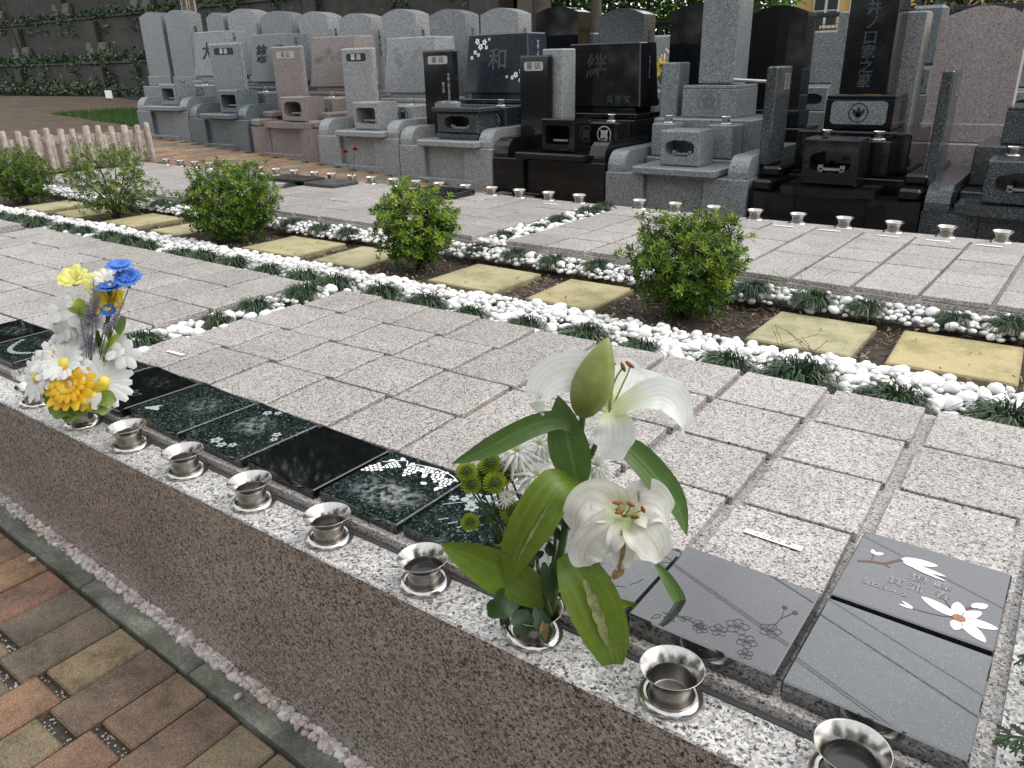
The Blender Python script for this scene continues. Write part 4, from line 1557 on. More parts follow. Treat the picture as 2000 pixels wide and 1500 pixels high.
    # name tablet
    if 'stele' in o:
        e0, e1, ez0, ez1, em = o['stele']
        mb = MB()
        if o.get('stele_side'):
            mb.box(e0, e1, TG + .30, TG + .72, ez0, ez1, .015)
        else:
            mb.box(e0, e1, TG + .46, TG + .55, ez0, ez1, .022)
        st = P('name_tablet', mb, M[em])
        pw = .62 * (e1 - e0)
        if not o.get('stele_side'):
            mb = MB()
            pts = rrect((e0 + e1) / 2 - pw / 2, (e0 + e1) / 2 + pw / 2, ez1 - .155, ez1 - .065, .025)
            mb.prism(pts, 'y', TG + .4555, TG + .459)
            dk = em in ('g_grey', 'g_light')
            mb.build('title_plate', M['carve'] if dk else M['plate_pale'], st)
            text_mesh('lettering', '墓 誌', .075, M['white_paint'] if dk else M['ink'], st, ((e0 + e1) / 2, TG + .455, ez1 - .112), (pi / 2, 0, 0), .0006, 1.1)
            if o.get('stele_text'):
                for k, tx in enumerate(o['stele_text']):
                    text_mesh('lettering', tx, .042, M['carve_pale'], st, (e1 - .09 - k * .085, TG + .457, (ez0 + ez1) / 2 + .06), (pi / 2, 0, 0), .0006, vertical=True)
        else:
            mb = MB()
            mb.prism(rrect(TG + .52, TG + .66, ez1 - .2, ez1 - .06, .01), 'x', e1 + .0005, e1 + .002)
            mb.build('title_plate', M['g_grey'], st)
            text_mesh('lettering', '墓誌', .055, M['ink'], st, (e1 + .003, TG + .59, ez1 - .13), (pi / 2, 0, pi / 2), .0006, vertical=True)
    return root

def side_text(root, txt, x, y, z, size, mat, cols=1):
    return text_mesh('lettering', txt, size, mat, root, (x, y, z), (pi / 2, 0, pi / 2), .0008, vertical=True)

def stain_mat(base, smud, scale):
    st = {'grey': [(0, (.04, .042, .045)), (.15, (.12, .128, .132)), (.4, (.19, .202, .207)), (.7, (.27, .285, .29)), (.92, (.38, .395, .40))]}[base]

KT = dict
g1 = grave(1, 'grey granite grave at the far left end of the front row, beside the log fence', -12.38, -11.0, .965, ('g_grey', 'g_grey'), KT(shelf=(-11.98, -11.10), burner=(-11.72, -11.30, 1.35), main=(-12.12, -11.25), mz=(1.44, 2.10), crest=2))
g2 = grave(2, 'blue grey grave with a brushed character on its wide stone and a bright tall tablet', -11.0, -9.6, .875, ('g_bluegrey', 'g_bluegrey'), KT(shelf=(-10.56, -9.82), burner=(-10.25, -9.80, 1.265), main=(-10.66, -9.80), mz=(1.34, 2.01), stele=(-10.90, -10.17, .955, 1.89, 'g_grey')))
g3 = grave(3, 'pinkish brown grave with an oval burner opening and pink tablet', -9.6, -8.17, .79, ('g_pink', 'g_pink'), KT(shelf=(-9.22, -8.28), burner=(-8.90, -8.42, 1.18), hole='oval', round=1, step_arms=1, main=(-9.31, -8.40), mz=(1.27, 1.93), crest=2, stele=(-9.47, -8.86, .87, 1.81, 'g_pink')))
g4 = grave(4, 'speckled light grey grave with rain streaks below its worn lettering', -8.17, -6.73, .72, ('g_light', 'g_light'), KT(shelf=(-7.72, -6.93), burner=(-7.52, -7.08, 1.125), main=(-7.84, -6.96), mz=(1.19, 1.87), crest=0, cmat='carve', stele=(-8.08, -7.52, .80, 1.75, 'g_light')))
g5 = grave(5, 'grey grave with a slate blue stone of white cherry blossoms and a black tablet', -6.73, -5.32, .655, ('g_light', 'g_slate'), KT(shelf=(-6.35, -5.49), burner=(-6.15, -5.56, 1.10), bmat='g_dark', hole='tray', main=(-6.45, -5.53), mz=(1.19, 1.86), crest=3, stele=(-6.68, -6.19, .74, 1.69, 'g_black'), stele_text=('令和二年五月吉日', '建之吉')))
g6 = grave(6, 'wide jet black grave with a single carved character', -5.32, -3.9, .575, ('g_black', 'g_black'), KT(shelf=(-4.95, -4.10), burner=(-4.71, -4.31, .985), main=(-5.0, -4.07), mz=(1.05, 1.71), crest=0, stele=(-5.27, -4.87, .66, 1.60, 'g_black')))
g7 = grave(7, 'tall grey tower grave with a round crest on its pedestal', -3.9, -2.43, .50, ('g_grey', 'g_grey'), KT(shelf=(-3.56, -2.72), burner=(-3.34, -2.94, .905), hole='cloud', tower=1, main=(-3.44, -3.06), mz=(1.29, 2.95), ped=(-3.56, -2.97, .965, 1.275), tier=(-3.78, -2.72), blocks=((-3.66, -3.42), (-3.06, -2.80)), bz=.93, cmat='carve'))
g8 = grave(8, 'tall black tower grave with carved family name and an oval clouded burner', -2.43, -1.0, .41, ('g_black', 'g_black'), KT(shelf=(-2.13, -1.36), burner=(-1.99, -1.53, .875), hole='cloud', round=1, step_arms=1, tower=1, main=(-2.02, -1.60), mz=(1.19, 2.85), ped=(-2.10, -1.50, .885, 1.185), tier=(-2.28, -1.28), blocks=((-2.10, -1.84), (-1.66, -1.38)), bz=.83, stele=(-2.46, -2.36, .60, 1.45, 'g_dark'), stele_side=1))
g9 = grave(9, 'dark speckled grave cut off by the right edge of the photo', -1.0, .45, .35, ('g_dark', 'g_dark'), KT(shelf=(-.76, .12), burner=(-.60, -.02, .76), hole='cloud', round=1, tower=1, main=(-.52, -.10), mz=(1.10, 2.6), ped=(-.62, .02, .80, 1.10), tier=(-.78, .2), blocks=((-.62, -.36), (-.02, .24)), bz=.74, stele=(-1.06, -.97, .50, 1.40, 'g_dark'), stele_side=1))
yf = TG + 1.0
def front_text(root, txt, x, z, size, mat, lean=1, y=None, sx=1, bold=0, vertical=False):
    # wide stones lean back: the lettering follows the slope of the front
    a = atan2(.07, .66) if lean else 0
    return text_mesh('lettering', txt, size, mat, root, (x, (y if y is not None else yf) , z), (pi / 2 - a, 0, 0), .003, sx, vertical, 0, bold)
def lean_y(z, mz0, mz1): return yf + .07 * (z - mz0) / (mz1 - mz0) - .0035
front_text(g1, '大', -11.78, 1.80, .26, M['carve'], y=lean_y(1.80, 1.44, 2.10), bold=.004)
front_text(g2, '慈', -10.42, 1.72, .27, M['carve'], y=lean_y(1.72, 1.34, 2.01), bold=.005)
front_text(g2, '愛', -10.02, 1.72, .25, M['carve'], y=lean_y(1.72, 1.34, 2.01), bold=.004)
front_text(g5, '和', -5.98, 1.56, .26, M['etch_mid'], y=lean_y(1.56, 1.19, 1.86), sx=1.15, bold=.003)
front_text(g6, '絆', -4.62, 1.46, .27, M['carve'], y=lean_y(1.46, 1.05, 1.71), bold=.003)
front_text(g6, '呉 谷 家', -4.32, 1.13, .085, M['g_dark'], y=lean_y(1.13, 1.05, 1.71))
# blurred lettering on two wide stones: soft dark patches of wear
def worn(root, x0, x1, z0, z1, mz, mat, n=9):
    mb = MB()
    for k in range(n):
        cx, cz = R.uniform(x0, x1), R.uniform(z0, z1)
        y = lean_y(cz, *mz) + .0015
        r = R.uniform(.04, .085)
        pts = [(cx + r * R.uniform(.6, 1.1) * cos(a), cz + r * R.uniform(.5, 1) * sin(a)) for a in [2 * pi * i / 9 for i in range(9)]]
        mb.add([(p[0], lean_y(p[1], *mz) + .0028 - .0001 * k, p[1]) for p in pts], [list(range(9))])
    return mb.build('worn_lettering', mat, root)
wear_p = flat('worn_dark_pink', (.15, .125, .118), .7, 0, .25, 14)
wear_l = flat('worn_dark_grey', (.20, .20, .198), .7, 0, .3, 14)
worn(g3, -9.18, -8.6, 1.62, 1.76, (1.27, 1.93), wear_p, 10)
worn(g4, -7.66, -7.12, 1.56, 1.72, (1.19, 1.87), wear_l, 14)
mb = MB()
for k in range(9):
    x = -7.5 + .06 * k + R.uniform(-.01, .01)
    l = R.uniform(.08, .22)
    z = 1.50
    w = R.uniform(.008, .02)
    mb.add([(x - w, lean_y(z, 1.19, 1.87) + .002, z), (x + w, lean_y(z, 1.19, 1.87) + .002, z), (x + w * .4, lean_y(z - l, 1.19, 1.87) + .002, z - l), (x - w * .4, lean_y(z - l, 1.19, 1.87) + .002, z - l)], [[0, 1, 2, 3]])
mb.build('rain_streak', wear_l, g4)
# cherry blossoms on the slate stone
mb = MB()
def blossom_v(mb, cx, cz, r, a0, mz):
    for k in range(5):
        pts = petal2d(r * .16 * cos(a0 + k * 1.257), r * .16 * sin(a0 + k * 1.257), a0 + k * 1.257, r * .84, r * .62, 6, .12)
        mb.add([(cx + p[0], lean_y(cz + p[1], *mz) + .001, cz + p[1]) for p in pts], [list(range(len(pts)))])
for (x, z, r) in ((-6.30, 1.78, .05), (-6.25, 1.72, .055), (-6.19, 1.77, .05), (-6.33, 1.66, .04), (-6.28, 1.63, .035), (-6.16, 1.71, .035), (-6.38, 1.60, .035), (-6.12, 1.80, .025),
                  (-5.63, 1.44, .05), (-5.58, 1.50, .045), (-5.71, 1.40, .05), (-5.76, 1.37, .035), (-5.56, 1.56, .035), (-5.84, 1.38, .025), (-5.65, 1.34, .03)):
    blossom_v(mb, x, z, r * .8, R.uniform(0, 1.2), (1.19, 1.86))
mb.build('blossom_carving', M['white_paint'], g5)
side_text(g5, '令和二年十', -5.535, TG + 1.24, 1.66, .05, M['carve_pale'])
side_text(g6, '平成三十年吉日建之', -4.075, TG + 1.25, 1.40, .04, M['g_grey'])
side_text(g2, '平成二十七年五月', -9.81, TG + 1.22, 1.75, .055, M['carve'])
side_text(g1, '平成二十八年八月', -11.265, TG + 1.22, 1.86, .055, M['carve'])
# tower lettering
wear_t = flat('worn_tower_lettering', (.15, .155, .163), .7, 0, .4, 24)
ty7 = TG + 1.0 + .295 - .19
mb = MB()
for k in range(30):
    z = 1.44 + .052 * k
    cx_ = -3.25 + R.uniform(-.035, .035)
    pts = [(cx_ + .05 * R.uniform(.5, 1.1) * cos(a), z + .045 * R.uniform(.5, 1.2) * sin(a)) for a in [2 * pi * i / 11 for i in range(11)]]
    mb.add([(p[0], ty7 - .0012 - .00006 * k, p[1]) for p in pts], [list(range(11))])
mb.build('worn_lettering', wear_t, g7)
crest(g7, -3.265, TG + .998, 1.115, .12, flat('shallow_carving', (.11, .115, .12), .7), 1)
ty8 = TG + 1.0 + .30 - .21
for k, ch in enumerate('墓之家口ノ井'):
    text_mesh('lettering', ch, .125, M['g_dark'], g8, (-1.81, ty8 - .002, 1.30 + .122 * k), (pi / 2, 0, 0), .0015, 1.05, bold=.002)
mb = MB()
mb.prism([(-2.02, .93), (-1.58, .93), (-1.555, .955), (-1.555, 1.11), (-1.58, 1.135), (-2.02, 1.135), (-2.045, 1.11), (-2.045, .955)], 'y', TG + .996, TG + .999)
mb.build('crest_plate', M['g_grey'], g8)
crest(g8, -1.80, TG + .9945, 1.032, .088, M['carve'], 2)

# ---- the row behind, seen from its back: round-topped stones
def roundtop(s0, s1, z0, z1, t, dep, mat, label, arch=.07, group='round topped grave stones in the second row', base=True, taper=.02):
    root = empty('round_top_grave')
    tag(root, label, 'grave', group)
    mb = MB()
    n = 10
    c = (s0 + s1) / 2
    hw = (s1 - s0) / 2
    top = [(c + hw * u * (1 - taper), z1 - arch * (1 - cos(pi / 2 * abs(u)))) for u in [1 - 2 * i / n for i in range(n + 1)]]
    pts = [(s0, z0), (s1, z0)] + top
    mb.prism(pts, 'y', t, t + dep)
    mb.build('round_stone', M[mat], root)
    if base:
        mb = MB()
        mb.box(s0 - .02, s1 + .02, t - .03, t + dep + .06, z0 - .18, z0 - .002, .01)
        mb.build('base_slab', M[mat], root)
        mb = MB()
        mb.box(s0 - .14, s1 + .14, t - .10, t + dep + .5, zback(c) - .15, z0 - .182, .012)
        mb.build('lower_base', M[mat], root)
    return root
def sidetx(r, s1, z, t, txt): text_mesh('lettering', txt, .06, M['carve'], r, (s1 + .002, t, z), (pi / 2, 0, pi / 2), .001, vertical=True)
RS = [(-15.02, -14.30, 1.46, 2.555, 'g_grey', 'leftmost grey round topped stone in the second row'),
      (-14.18, -13.50, 1.44, 2.55, 'g_grey', 'darker grey round topped stone, second from the left in the second row'),
      (-12.93, -12.44, 1.38, 2.45, 'g_grey', 'grey round topped stone right of the wooden memorial boards'),
      (-12.33, -11.58, 1.34, 2.47, 'g_light', 'light grey round topped stone above the bright tall tablet'),
      (-11.45, -10.70, 1.3, 2.39, 'g_grey', 'grey round topped stone above the brushed character stone'),
      (-10.53, -9.85, 1.25, 2.34, 'g_light', 'grey round topped stone above the pink tablet'),
      (-9.62, -8.92, 1.2, 2.27, 'g_light', 'grey round topped stone above the pink wide stone'),
      (-8.70, -8.05, 1.16, 2.28, 'g_light', 'grey round topped stone above the streaked light grey stone'),
      (-7.80, -7.15, 1.1, 2.23, 'g_grey', 'grey round topped stone above the black tablet'),
      (-6.90, -6.28, 1.05, 2.20, 'g_light', 'pale speckled round topped stone above the cherry blossom stone'),
      (-6.02, -5.38, 1.0, 2.17, 'g_black', 'black round topped stone behind the slim grey pillar'),
      (-5.10, -4.49, 1.12, 2.10, 'g_dark', 'dark grey round topped stone above the carved black stone'),
      (-4.16, -3.50, 1.05, 2.10, 'g_black', 'black round topped stone left of the grey tower'),
      (-3.23, -2.62, 1.0, 2.03, 'g_black', 'black round topped stone between the two towers'),
      (-1.39, -.66, .9, 1.925, 'g_rose', 'pink round topped stone at the right behind the dark post')]
for k, (a, b_, z0, z1, mat, lb) in enumerate(RS):
    r = roundtop(a, b_, z0, z1, 8.9, .30, mat, lb, .10 if k == 14 else .075)
    if mat != 'g_black' and k not in (2, 14):
        sidetx(r, b_, z1 - .42, 9.05, ('平成十年三月', '昭和五十年', '平成三年吉日')[k % 3])
for (s0, s1, z1, t, mat, lb) in ((-5.02, -4.76, 1.66, 7.55, 'g_light', 'slim pale grey pillar right of the black name tablet'), (-3.86, -3.66, 1.50, 8.1, 'g_grey', 'short grey post at the left of the grey tower'),
                                 (-2.28, -1.98, 1.93, 8.75, 'g_light', 'speckled grey stone half hidden behind the black tower, left part'), (-1.78, -1.48, 1.90, 8.75, 'g_light', 'speckled grey stone half hidden behind the black tower, right part')):
    mb = MB()
    mb.box(s0, s1, t, t + .28, .3, z1, .012)
    tag(mb.build('stone_post', M[mat]), lb, 'stone post')
# steel bar behind the towers
mb = MB()
mb.tube([(-2.98, 7.9, 1.33), (-2.42, 7.9, 1.30)], .016, 8)
tag(mb.build('steel_rail', M['steel']), 'thin steel rail between the two towers', 'rail')

# ---- farther graves, facing us
def far_grave(s0, s1, z0, z1, t, mat, label, txt=None, plate=0, tower=0):
    root = empty('distant_grave')
    tag(root, label, 'grave', 'distant graves beyond the second row')
    w = s1 - s0
    mb = MB()
    mb.box(s0, s1, t, t + (.34 if not tower else w), z0, z1, .02 if not tower else .035)
    mb.build('main_stone', M[mat], root)
    mb = MB()
    mb.box(s0 - .1, s1 + .1, t - .1, t + .5, z0 - .3, z0 - .003, .012)
    mb.build('pedestal', M[mat], root)
    mb = MB()
    mb.box(s0 - .3, s1 + .3, t - .5, t + .7, zback(s0) - .3, z0 - .303, .012)
    mb.build('plinth_body', M[mat], root)
    hb = hole_box((s0 + s1) / 2 - .2, (s0 + s1) / 2 + .2, t - .48, t - .2, z0 - .30, z0 - .02, cloud_hole((s0 + s1) / 2, z0 - .16, .28, .14), .012)
    hb.build('incense_burner', M[mat], root)
    if txt:
        text_mesh('lettering', txt, .26, M['white_paint'], root, ((s0 + s1) / 2, t - .002, (z0 + z1) / 2 + .05), (pi / 2, 0, 0), .002)
    if plate:
        mb = MB()
        mb.prism(rrect((s0 + s1) / 2 - .2, (s0 + s1) / 2 + .2, z0 - .26, z0 - .05, .03), 'y', t - .106, t - .101)
        mb.build('crest_plate', M['plate_pale'], root)
        crest(root, (s0 + s1) / 2, t - .108, z0 - .155, .08, M['carve'], 2)
    return root
far_grave(-5.60, -4.72, 1.15, 1.86, 11.0, 'g_light', 'light grey grave with white lettering seen between dark stones', '心')
far_grave(-3.30, -2.62, 1.2, 1.83, 11.0, 'g_grey', 'grey wide grave with worn lettering seen left of the black tower')
far_grave(-2.02, -1.68, 1.40, 2.06, 11.0, 'g_bluegrey', 'grey tower grave with a pale crest plate left of the pink stone', plate=1, tower=1)
far_grave(-.98, -.25, 1.15, 1.62, 11.0, 'g_grey', 'grey grave with black lettering at the right edge beyond the pink stone', '寿', plate=1)
far_grave(-7.4, -6.6, 1.3, 1.95, 11.4, 'g_dark', 'dark grave glimpsed right of the pale speckled stone')
far_grave(-4.5, -3.75, 1.2, 1.75, 12.2, 'g_grey', 'grey grave glimpsed behind the black stone of the left tower')
# yellow and pink flowers at the distant light grey grave
fl = empty('grave_bouquet')
tag(fl, 'yellow and pink flowers standing at the distant light grey grave', 'flowers')
for col, c0, nm, nn in (((.75, .55, .03), (-5.12, 10.72, 1.48), 'yellow_flower', 14), ((.55, .16, .25), (-4.97, 10.66, 1.28), 'pink_flower', 16), ((.05, .12, .03), (-5.07, 10.7, 1.32), 'leaf', 14)):
    mb = MB()
    for k in range(nn):
        c = Vector(c0) + Vector((R.gauss(0, .035), R.gauss(0, .03), R.gauss(0, .08)))
        for q in range(5):
            a = q * 1.257 + k
            d = Vector((cos(a), -.3, sin(a)))
            mb.leaf([c, c + d * .022, c + d * .042], .03, Vector((-sin(a), 0, cos(a))), .2)
    mb.build(nm, flat('far_' + nm, col, .6), fl)
# ================================================================ setting behind the graves
def rnd_leaf(mb, c, size, rr, up=.3):
    d = Vector((rr.gauss(0, 1), rr.gauss(0, 1), rr.gauss(0, .7))).normalized()
    sd = d.cross(Vector((rr.gauss(0, 1), rr.gauss(0, 1), rr.gauss(up, 1)))).normalized()
    l, w = size * rr.uniform(.7, 1.2), size * rr.uniform(.45, .65)
    nn = d.cross(sd)
    mb.add([c, c + d * l * .5 + sd * w / 2 + nn * w * .12, c + d * l, c + d * l * .5 - sd * w / 2 + nn * w * .12], [[0, 1, 2], [0, 2, 3]])

def tree(seed, name, label, s, t, z, h, r, nleaf, size, leafmat, trunk_h=.35, tr=.16, group=None, cat='tree', zmin=None):
    rr = random.Random(seed)
    root = empty(name)
    tag(root, label, cat, group)
    mb = MB()
    lean = Vector((rr.uniform(-.3, .3), rr.uniform(-.3, .3), 0))
    base = Vector((s, t, z - .3))
    tp = base + Vector((0, 0, h * .85)) + lean
    P = [base, base.lerp(tp, .15), base.lerp(tp, .45) + lean * .3, base.lerp(tp, .75), tp]
    mb.tube(P, [tr * 1.25, tr, tr * .75, tr * .45, tr * .1], 9)
    cl = []
    for k in range(16):
        a = k * 2.4 + rr.uniform(-.3, .3)
        u = rr.uniform(trunk_h, .95)
        b = base.lerp(tp, u)
        rad = r * rr.uniform(.55, 1.0) * (1.15 - .5 * u)
        e = b + Vector((cos(a) * rad, sin(a) * rad, rr.uniform(-.02, .18) * h))
        mb.tube([b, b.lerp(e, .5) + Vector((0, 0, .05 * h)), e], [tr * .3, tr * .2, tr * .06], 5)
        cl += [e, b.lerp(e, .6)]
    mb.build('trunk', M['bark'], root, smooth=True)
    lf = MB()
    for k in range(nleaf):
        c = cl[k % len(cl)]
        rd = r * .42
        p = Vector((rr.gauss(0, .5), rr.gauss(0, .5), rr.gauss(0, .42))) * rd + c
        if zmin and p.z < zmin:
            p.z = zmin + rr.random() * .5
        rnd_leaf(lf, p, size, rr)
    lf.build('crown', M[leafmat], root)
    return root

# terraced retaining walls at the back left, three tiers, with pilaster blocks
def tier(t, z0, z1, s0, s1, lb, cap=.06):
    root = empty('retaining_wall')
    tag(root, lb, 'wall', 'terraced retaining walls behind the graves')
    mb = MB()
    n = 0
    s = s0
    while s < s1:
        e = min(s + 2.4, s1)
        mb = MB()
        mb.box(s + .008, e - .008, t, t + .4, z0 - .5, z1 - cap, .012)
        mb.build('wall_panel', M['concrete'], root)
        mb = MB()
        mb.box(s + .004, e - .004, t - .04, t + .44, z1 - cap + .002, z1, .012)
        mb.build('coping_stone', M['concrete'], root)
        if n % 2 == 0:
            mb = MB()
            mb.box(e - .30, e + .12, t - .16, t - .003, z0 - .3, z1 - .12, .015)
            mb.build('pilaster', M['concrete'], root)
            for q in (-.45, .22):
                mb = MB()
                mb.box(e + q - .15, e + q + .28, t - .22, t - .005 if q > 0 else t - .006, z0 - .2, z0 + .38, .03, ty=.08)
                mb.build('buttress_block', M['concrete_light'], root)
        s = e
        n += 1
    return root
tier(12.0, .75, 1.83, -44, -13.2, 'lowest dark concrete retaining wall behind the ivy')
tier(13.1, 2.0, 3.08, -46, -10.0, 'middle dark concrete retaining wall between two ivy ledges')
tier(14.3, 3.3, 5.4, -50, -9.0, 'topmost dark concrete retaining wall')
te = empty('terrace_earth')
tag(te, kind='structure')
for t0, t1, z, s1 in ((12.4, 13.1, 1.84, -13.4), (13.5, 14.3, 3.08, -10.2)):
    mb = MB()
    mb.box(-50, s1, t0 + .001, t1 - .001, .2, z, .01)
    mb.build('terrace_soil', M['soil'], te)
mb = MB()
mb.prism([(-60, 14.71), (-10.4, 14.71), (-26, 42), (-60, 42)], 'z', 0, 5.3)
mb.build('hill_top', M['soil'], te)

def ivy(name, label, s0, s1, t0, t1, zf, n, size, seed, hang=0, face=None):
    rr = random.Random(seed)
    mb = MB()
    for k in range(n):
        s = rr.uniform(s0, s1)
        dens = noise.noise(Vector((s * .55, seed, 0)))
        if dens < -.25 and rr.random() < .7:
            continue
        if hang and rr.random() < .3 and noise.noise(Vector((s * 1.1, seed + 5, 0))) > .0:
            p = Vector((s, face - .03 - rr.random() * .06, zf(s) - rr.random() ** 1.5 * hang))
        else:
            t = rr.uniform(t0, t1)
            p = Vector((s, t, zf(s) + abs(rr.gauss(0, .09)) * (1 + dens)))
        rnd_leaf(mb, p, size, rr, 1.2)
    o = mb.build(name, M['ivy'])
    tag(o, kind='stuff')
    return o
ivy('ivy_ground_cover', '', -32, -12.6, 10.9, 11.95, lambda s: zg(s, 11) + .04 + .12 * max(0, noise.noise(Vector((s, 0, 0)))), 5200, .13, 3)
ivy('ivy_on_low_terrace', '', -32, -13.0, 11.98, 13.0, lambda s: 1.86, 6500, .12, 4, .55, 11.97)
ivy('ivy_on_high_terrace', '', -34, -10.2, 13.08, 14.2, lambda s: 3.10, 5500, .12, 5, .5, 13.07)
# little bush by the wall end, tree trunks on the terraces
tree(31, 'bush', 'bright green bush at the foot of the low retaining wall', -16.4, 11.3, .75, 1.5, .55, 1500, .08, 'leaf_bright', .1, .03, cat='bush')
for k, (s, t, z, h, lb) in enumerate(((-17.8, 13.6, 3.0, 7, 'thick reddish tree trunk rising above the wooden memorial boards'), (-12.6, 13.6, 3.0, 6, 'slender tree trunk on the high terrace above the grey stones'), (-28.5, 12.7, 1.8, 3.4, 'thin sapling with pale leaves on the low terrace at far left'), (-9.2, 13.9, 1.5, 8, 'dark ridged trunk right of the high retaining wall'), (-8.3, 14.4, 1.2, 8, 'pale brown trunk beside the green hedge'))):
    tree(40 + k, 'terrace_tree', lb, s, t, z, h, 1.9 if k != 2 else .7, 3000 if k != 2 else 260, .17 if k != 2 else .10, 'leaf_dark', .62 if k != 2 else .8, (.17, .07, .035, .20, .12)[k], 'trees on the terraces')
for k in range(7):  # unseen crowns added above the terraces to keep sky light off the walls
    tree(140 + k, 'terrace_tree', 'unseen dark tree added to shade the terraced walls, %s from the left' % ORD[k + 1], -34 + 3.9 * k, 15.2 + R.uniform(-.3, .6), 5.2, 6.5 + R.uniform(-.5, 1), 3.4, 4200, .34, 'leaf_dark', .35, .15, 'trees on the terraces', zmin=6.0)
# dark wood on the hill behind (tall, what the polished plaques reflect)
for k in range(11):
    tree(60 + k, 'forest_tree', 'tall dark evergreen of the wood above the walls, %s from the left' % ORD[k + 1], -50 + 3.4 * k + R.uniform(-1, 1), 19 + R.uniform(-2.5, 3), 5.2, 13 + R.uniform(-2, 3), 3.6, 4200, .42, 'leaf_dark', .12, .3, 'wood on the hill behind the walls')
# bright hedge, dark fence, house
mb = MB()
rr = random.Random(5)
for k in range(30000):
    s = rr.uniform(-15.5, -6.6)
    lump = .35 * noise.noise(Vector((s * 1.3, 0, 0)))
    z = 1.2 + rr.random() * (4.2 + lump * 2)
    p = Vector((s, 21 + (rr.random() < .4) * .9 + .7 * noise.noise(Vector((s * 1.1, z * 1.2, 3))) + rr.uniform(-.35, .35), z))
    rnd_leaf(mb, p, .17, rr)
hd = empty('hedge')
tag(hd, 'tall bright green leafy hedge beyond the black fence', 'hedge')
mb.build('foliage', M['leaf_bright'], hd)
mb = MB()
for k in range(12):
    mb.tube([(-14.2 + .6 * k, 21.2, -.2), (-14.2 + .6 * k, 21.2, 3.4)], .05, 5)
mb.build('stem', M['bark'], hd)
fc = empty('iron_fence')
tag(fc, 'black iron mesh fence running behind the graves', 'fence')
mb = MB()
mb.box(-13, 6, 19.0, 19.08, 2.34, 2.43, .01)
mb.build('top_rail', M['iron'], fc)
mb = MB()
mb.box(-13, 6, 19.02, 19.06, .9, .98, .01)
mb.build('bottom_rail', M['iron'], fc)
for k in range(11):
    mb = MB()
    mb.box(-13 + 1.9 * k - .04, -13 + 1.9 * k + .04, 18.99, 19.09, -.3, 2.34, .005)
    mb.build('fence_post', M['iron'], fc)
mb = MB()
for k in range(190):
    x = -13 + .1 * k
    mb.add([(x - .006, 19.035, .98), (x + .006, 19.035, .98), (x + .006, 19.035, 2.34), (x - .006, 19.035, 2.34)], [[0, 1, 2, 3]])
for k in range(9):
    z = 1.08 + .14 * k
    mb.add([(-13, 19.03, z - .006), (6, 19.03, z - .006), (6, 19.03, z + .006), (-13, 19.03, z + .006)], [[0, 1, 2, 3]])
mb.build('wire_mesh', M['iron'], fc)
hs_ = empty('house')
tag(hs_, 'yellow rendered house with white framed windows beyond the graves', 'house')
mb = MB()
mb.box(-8.2, 9, 26.3, 34, -.5, 6.2, .03)
mb.build('house_wall', M['house'], hs_)
mb = MB()
mb.prism([(26.0 - .6, 6.2), (34.6, 6.2), (30, 9.2)], 'x', -8.8, 9.5)
mb.build('roof', M['rooftile'], hs_)
for wx, wz0, wz1, ww in ((-7.25, 2.35, 3.75, .75), (-6.2, 2.35, 3.75, .75), (-2.2, 3.0, 4.3, 1.2), (1.5, 2.6, 4.0, 1.2)):
    mb = MB()
    mb.box(wx - ww / 2, wx + ww / 2, 26.22, 26.296, wz0, wz1, .01)
    f = mb.build('window', M['frame_white'], hs_)
    for qx in (-1, 1):
        for qz in range(3):
            hh = (wz1 - wz0 - .14) / 3
            mb = MB()
            mb.box(wx + qx * ww / 4 - ww / 4 + .05, wx + qx * ww / 4 + ww / 4 - .03, 26.205, 26.219, wz0 + .07 + qz * hh + .02, wz0 + .07 + (qz + 1) * hh - .02, .003)
            mb.build('pane', M['glass'], f)
mb = MB()
for q in (-5.05, -3.62, -2.9):
    mb.box(q - .08, q + .08, 26.2, 26.296, -.4, 6.1, .01)
mb.build('downpipe', M['rooftile'], hs_)
for q in range(4):
    mb = MB()
    mb.box(-4.9, 8.9, 26.27, 26.298, 2.0 + q * 1.1, 2.02 + q * 1.1, .002)
    mb.build('siding_joint', flat('render_joint', (.42, .27, .11), .8), hs_)  # joint strips in a darker tone of the wall colour
tree(90, 'garden_tree', 'dark leafy tree in front of the yellow house above the pink stone', -2.6, 20.5, .3, 4.3, 1.3, 2200, .18, 'leaf_dark', .45, .10)
tree(91, 'garden_tree', 'bare branched small tree in front of the yellow house at right', -.6, 21.5, .3, 4.4, 1.2, 500, .15, 'leaf_dark', .5, .09)
tree(92, 'garden_tree', 'slanting grey trunk before the yellow house windows', -7.4, 20.3, .3, 5.5, 1.0, 500, .15, 'leaf_bright', .75, .10)
# overhead cables
for k, (s, t) in enumerate(((-1.56, 11.7), (-2.3, 9.58), (-2.9, 8.75), (-1.41, 9.62), (-.9, 8.0))):
    mb = MB()
    d = Vector((2, -.80, 0)).normalized()
    c = Vector((s, t, 6.5))
    P = [c + d * u + Vector((0, 0, .0009 * u * u)) for u in range(-34, 26, 4)]
    mb.tube(P, .0055 if k != 1 else .0085, 5)
    tag(mb.build('overhead_cable', M['iron']), 'thin black overhead cable reflected in the polished plaques, %s from the front' % ORD[(5, 3, 2, 4, 1)[k]], 'cable', 'overhead cables crossing the cemetery')

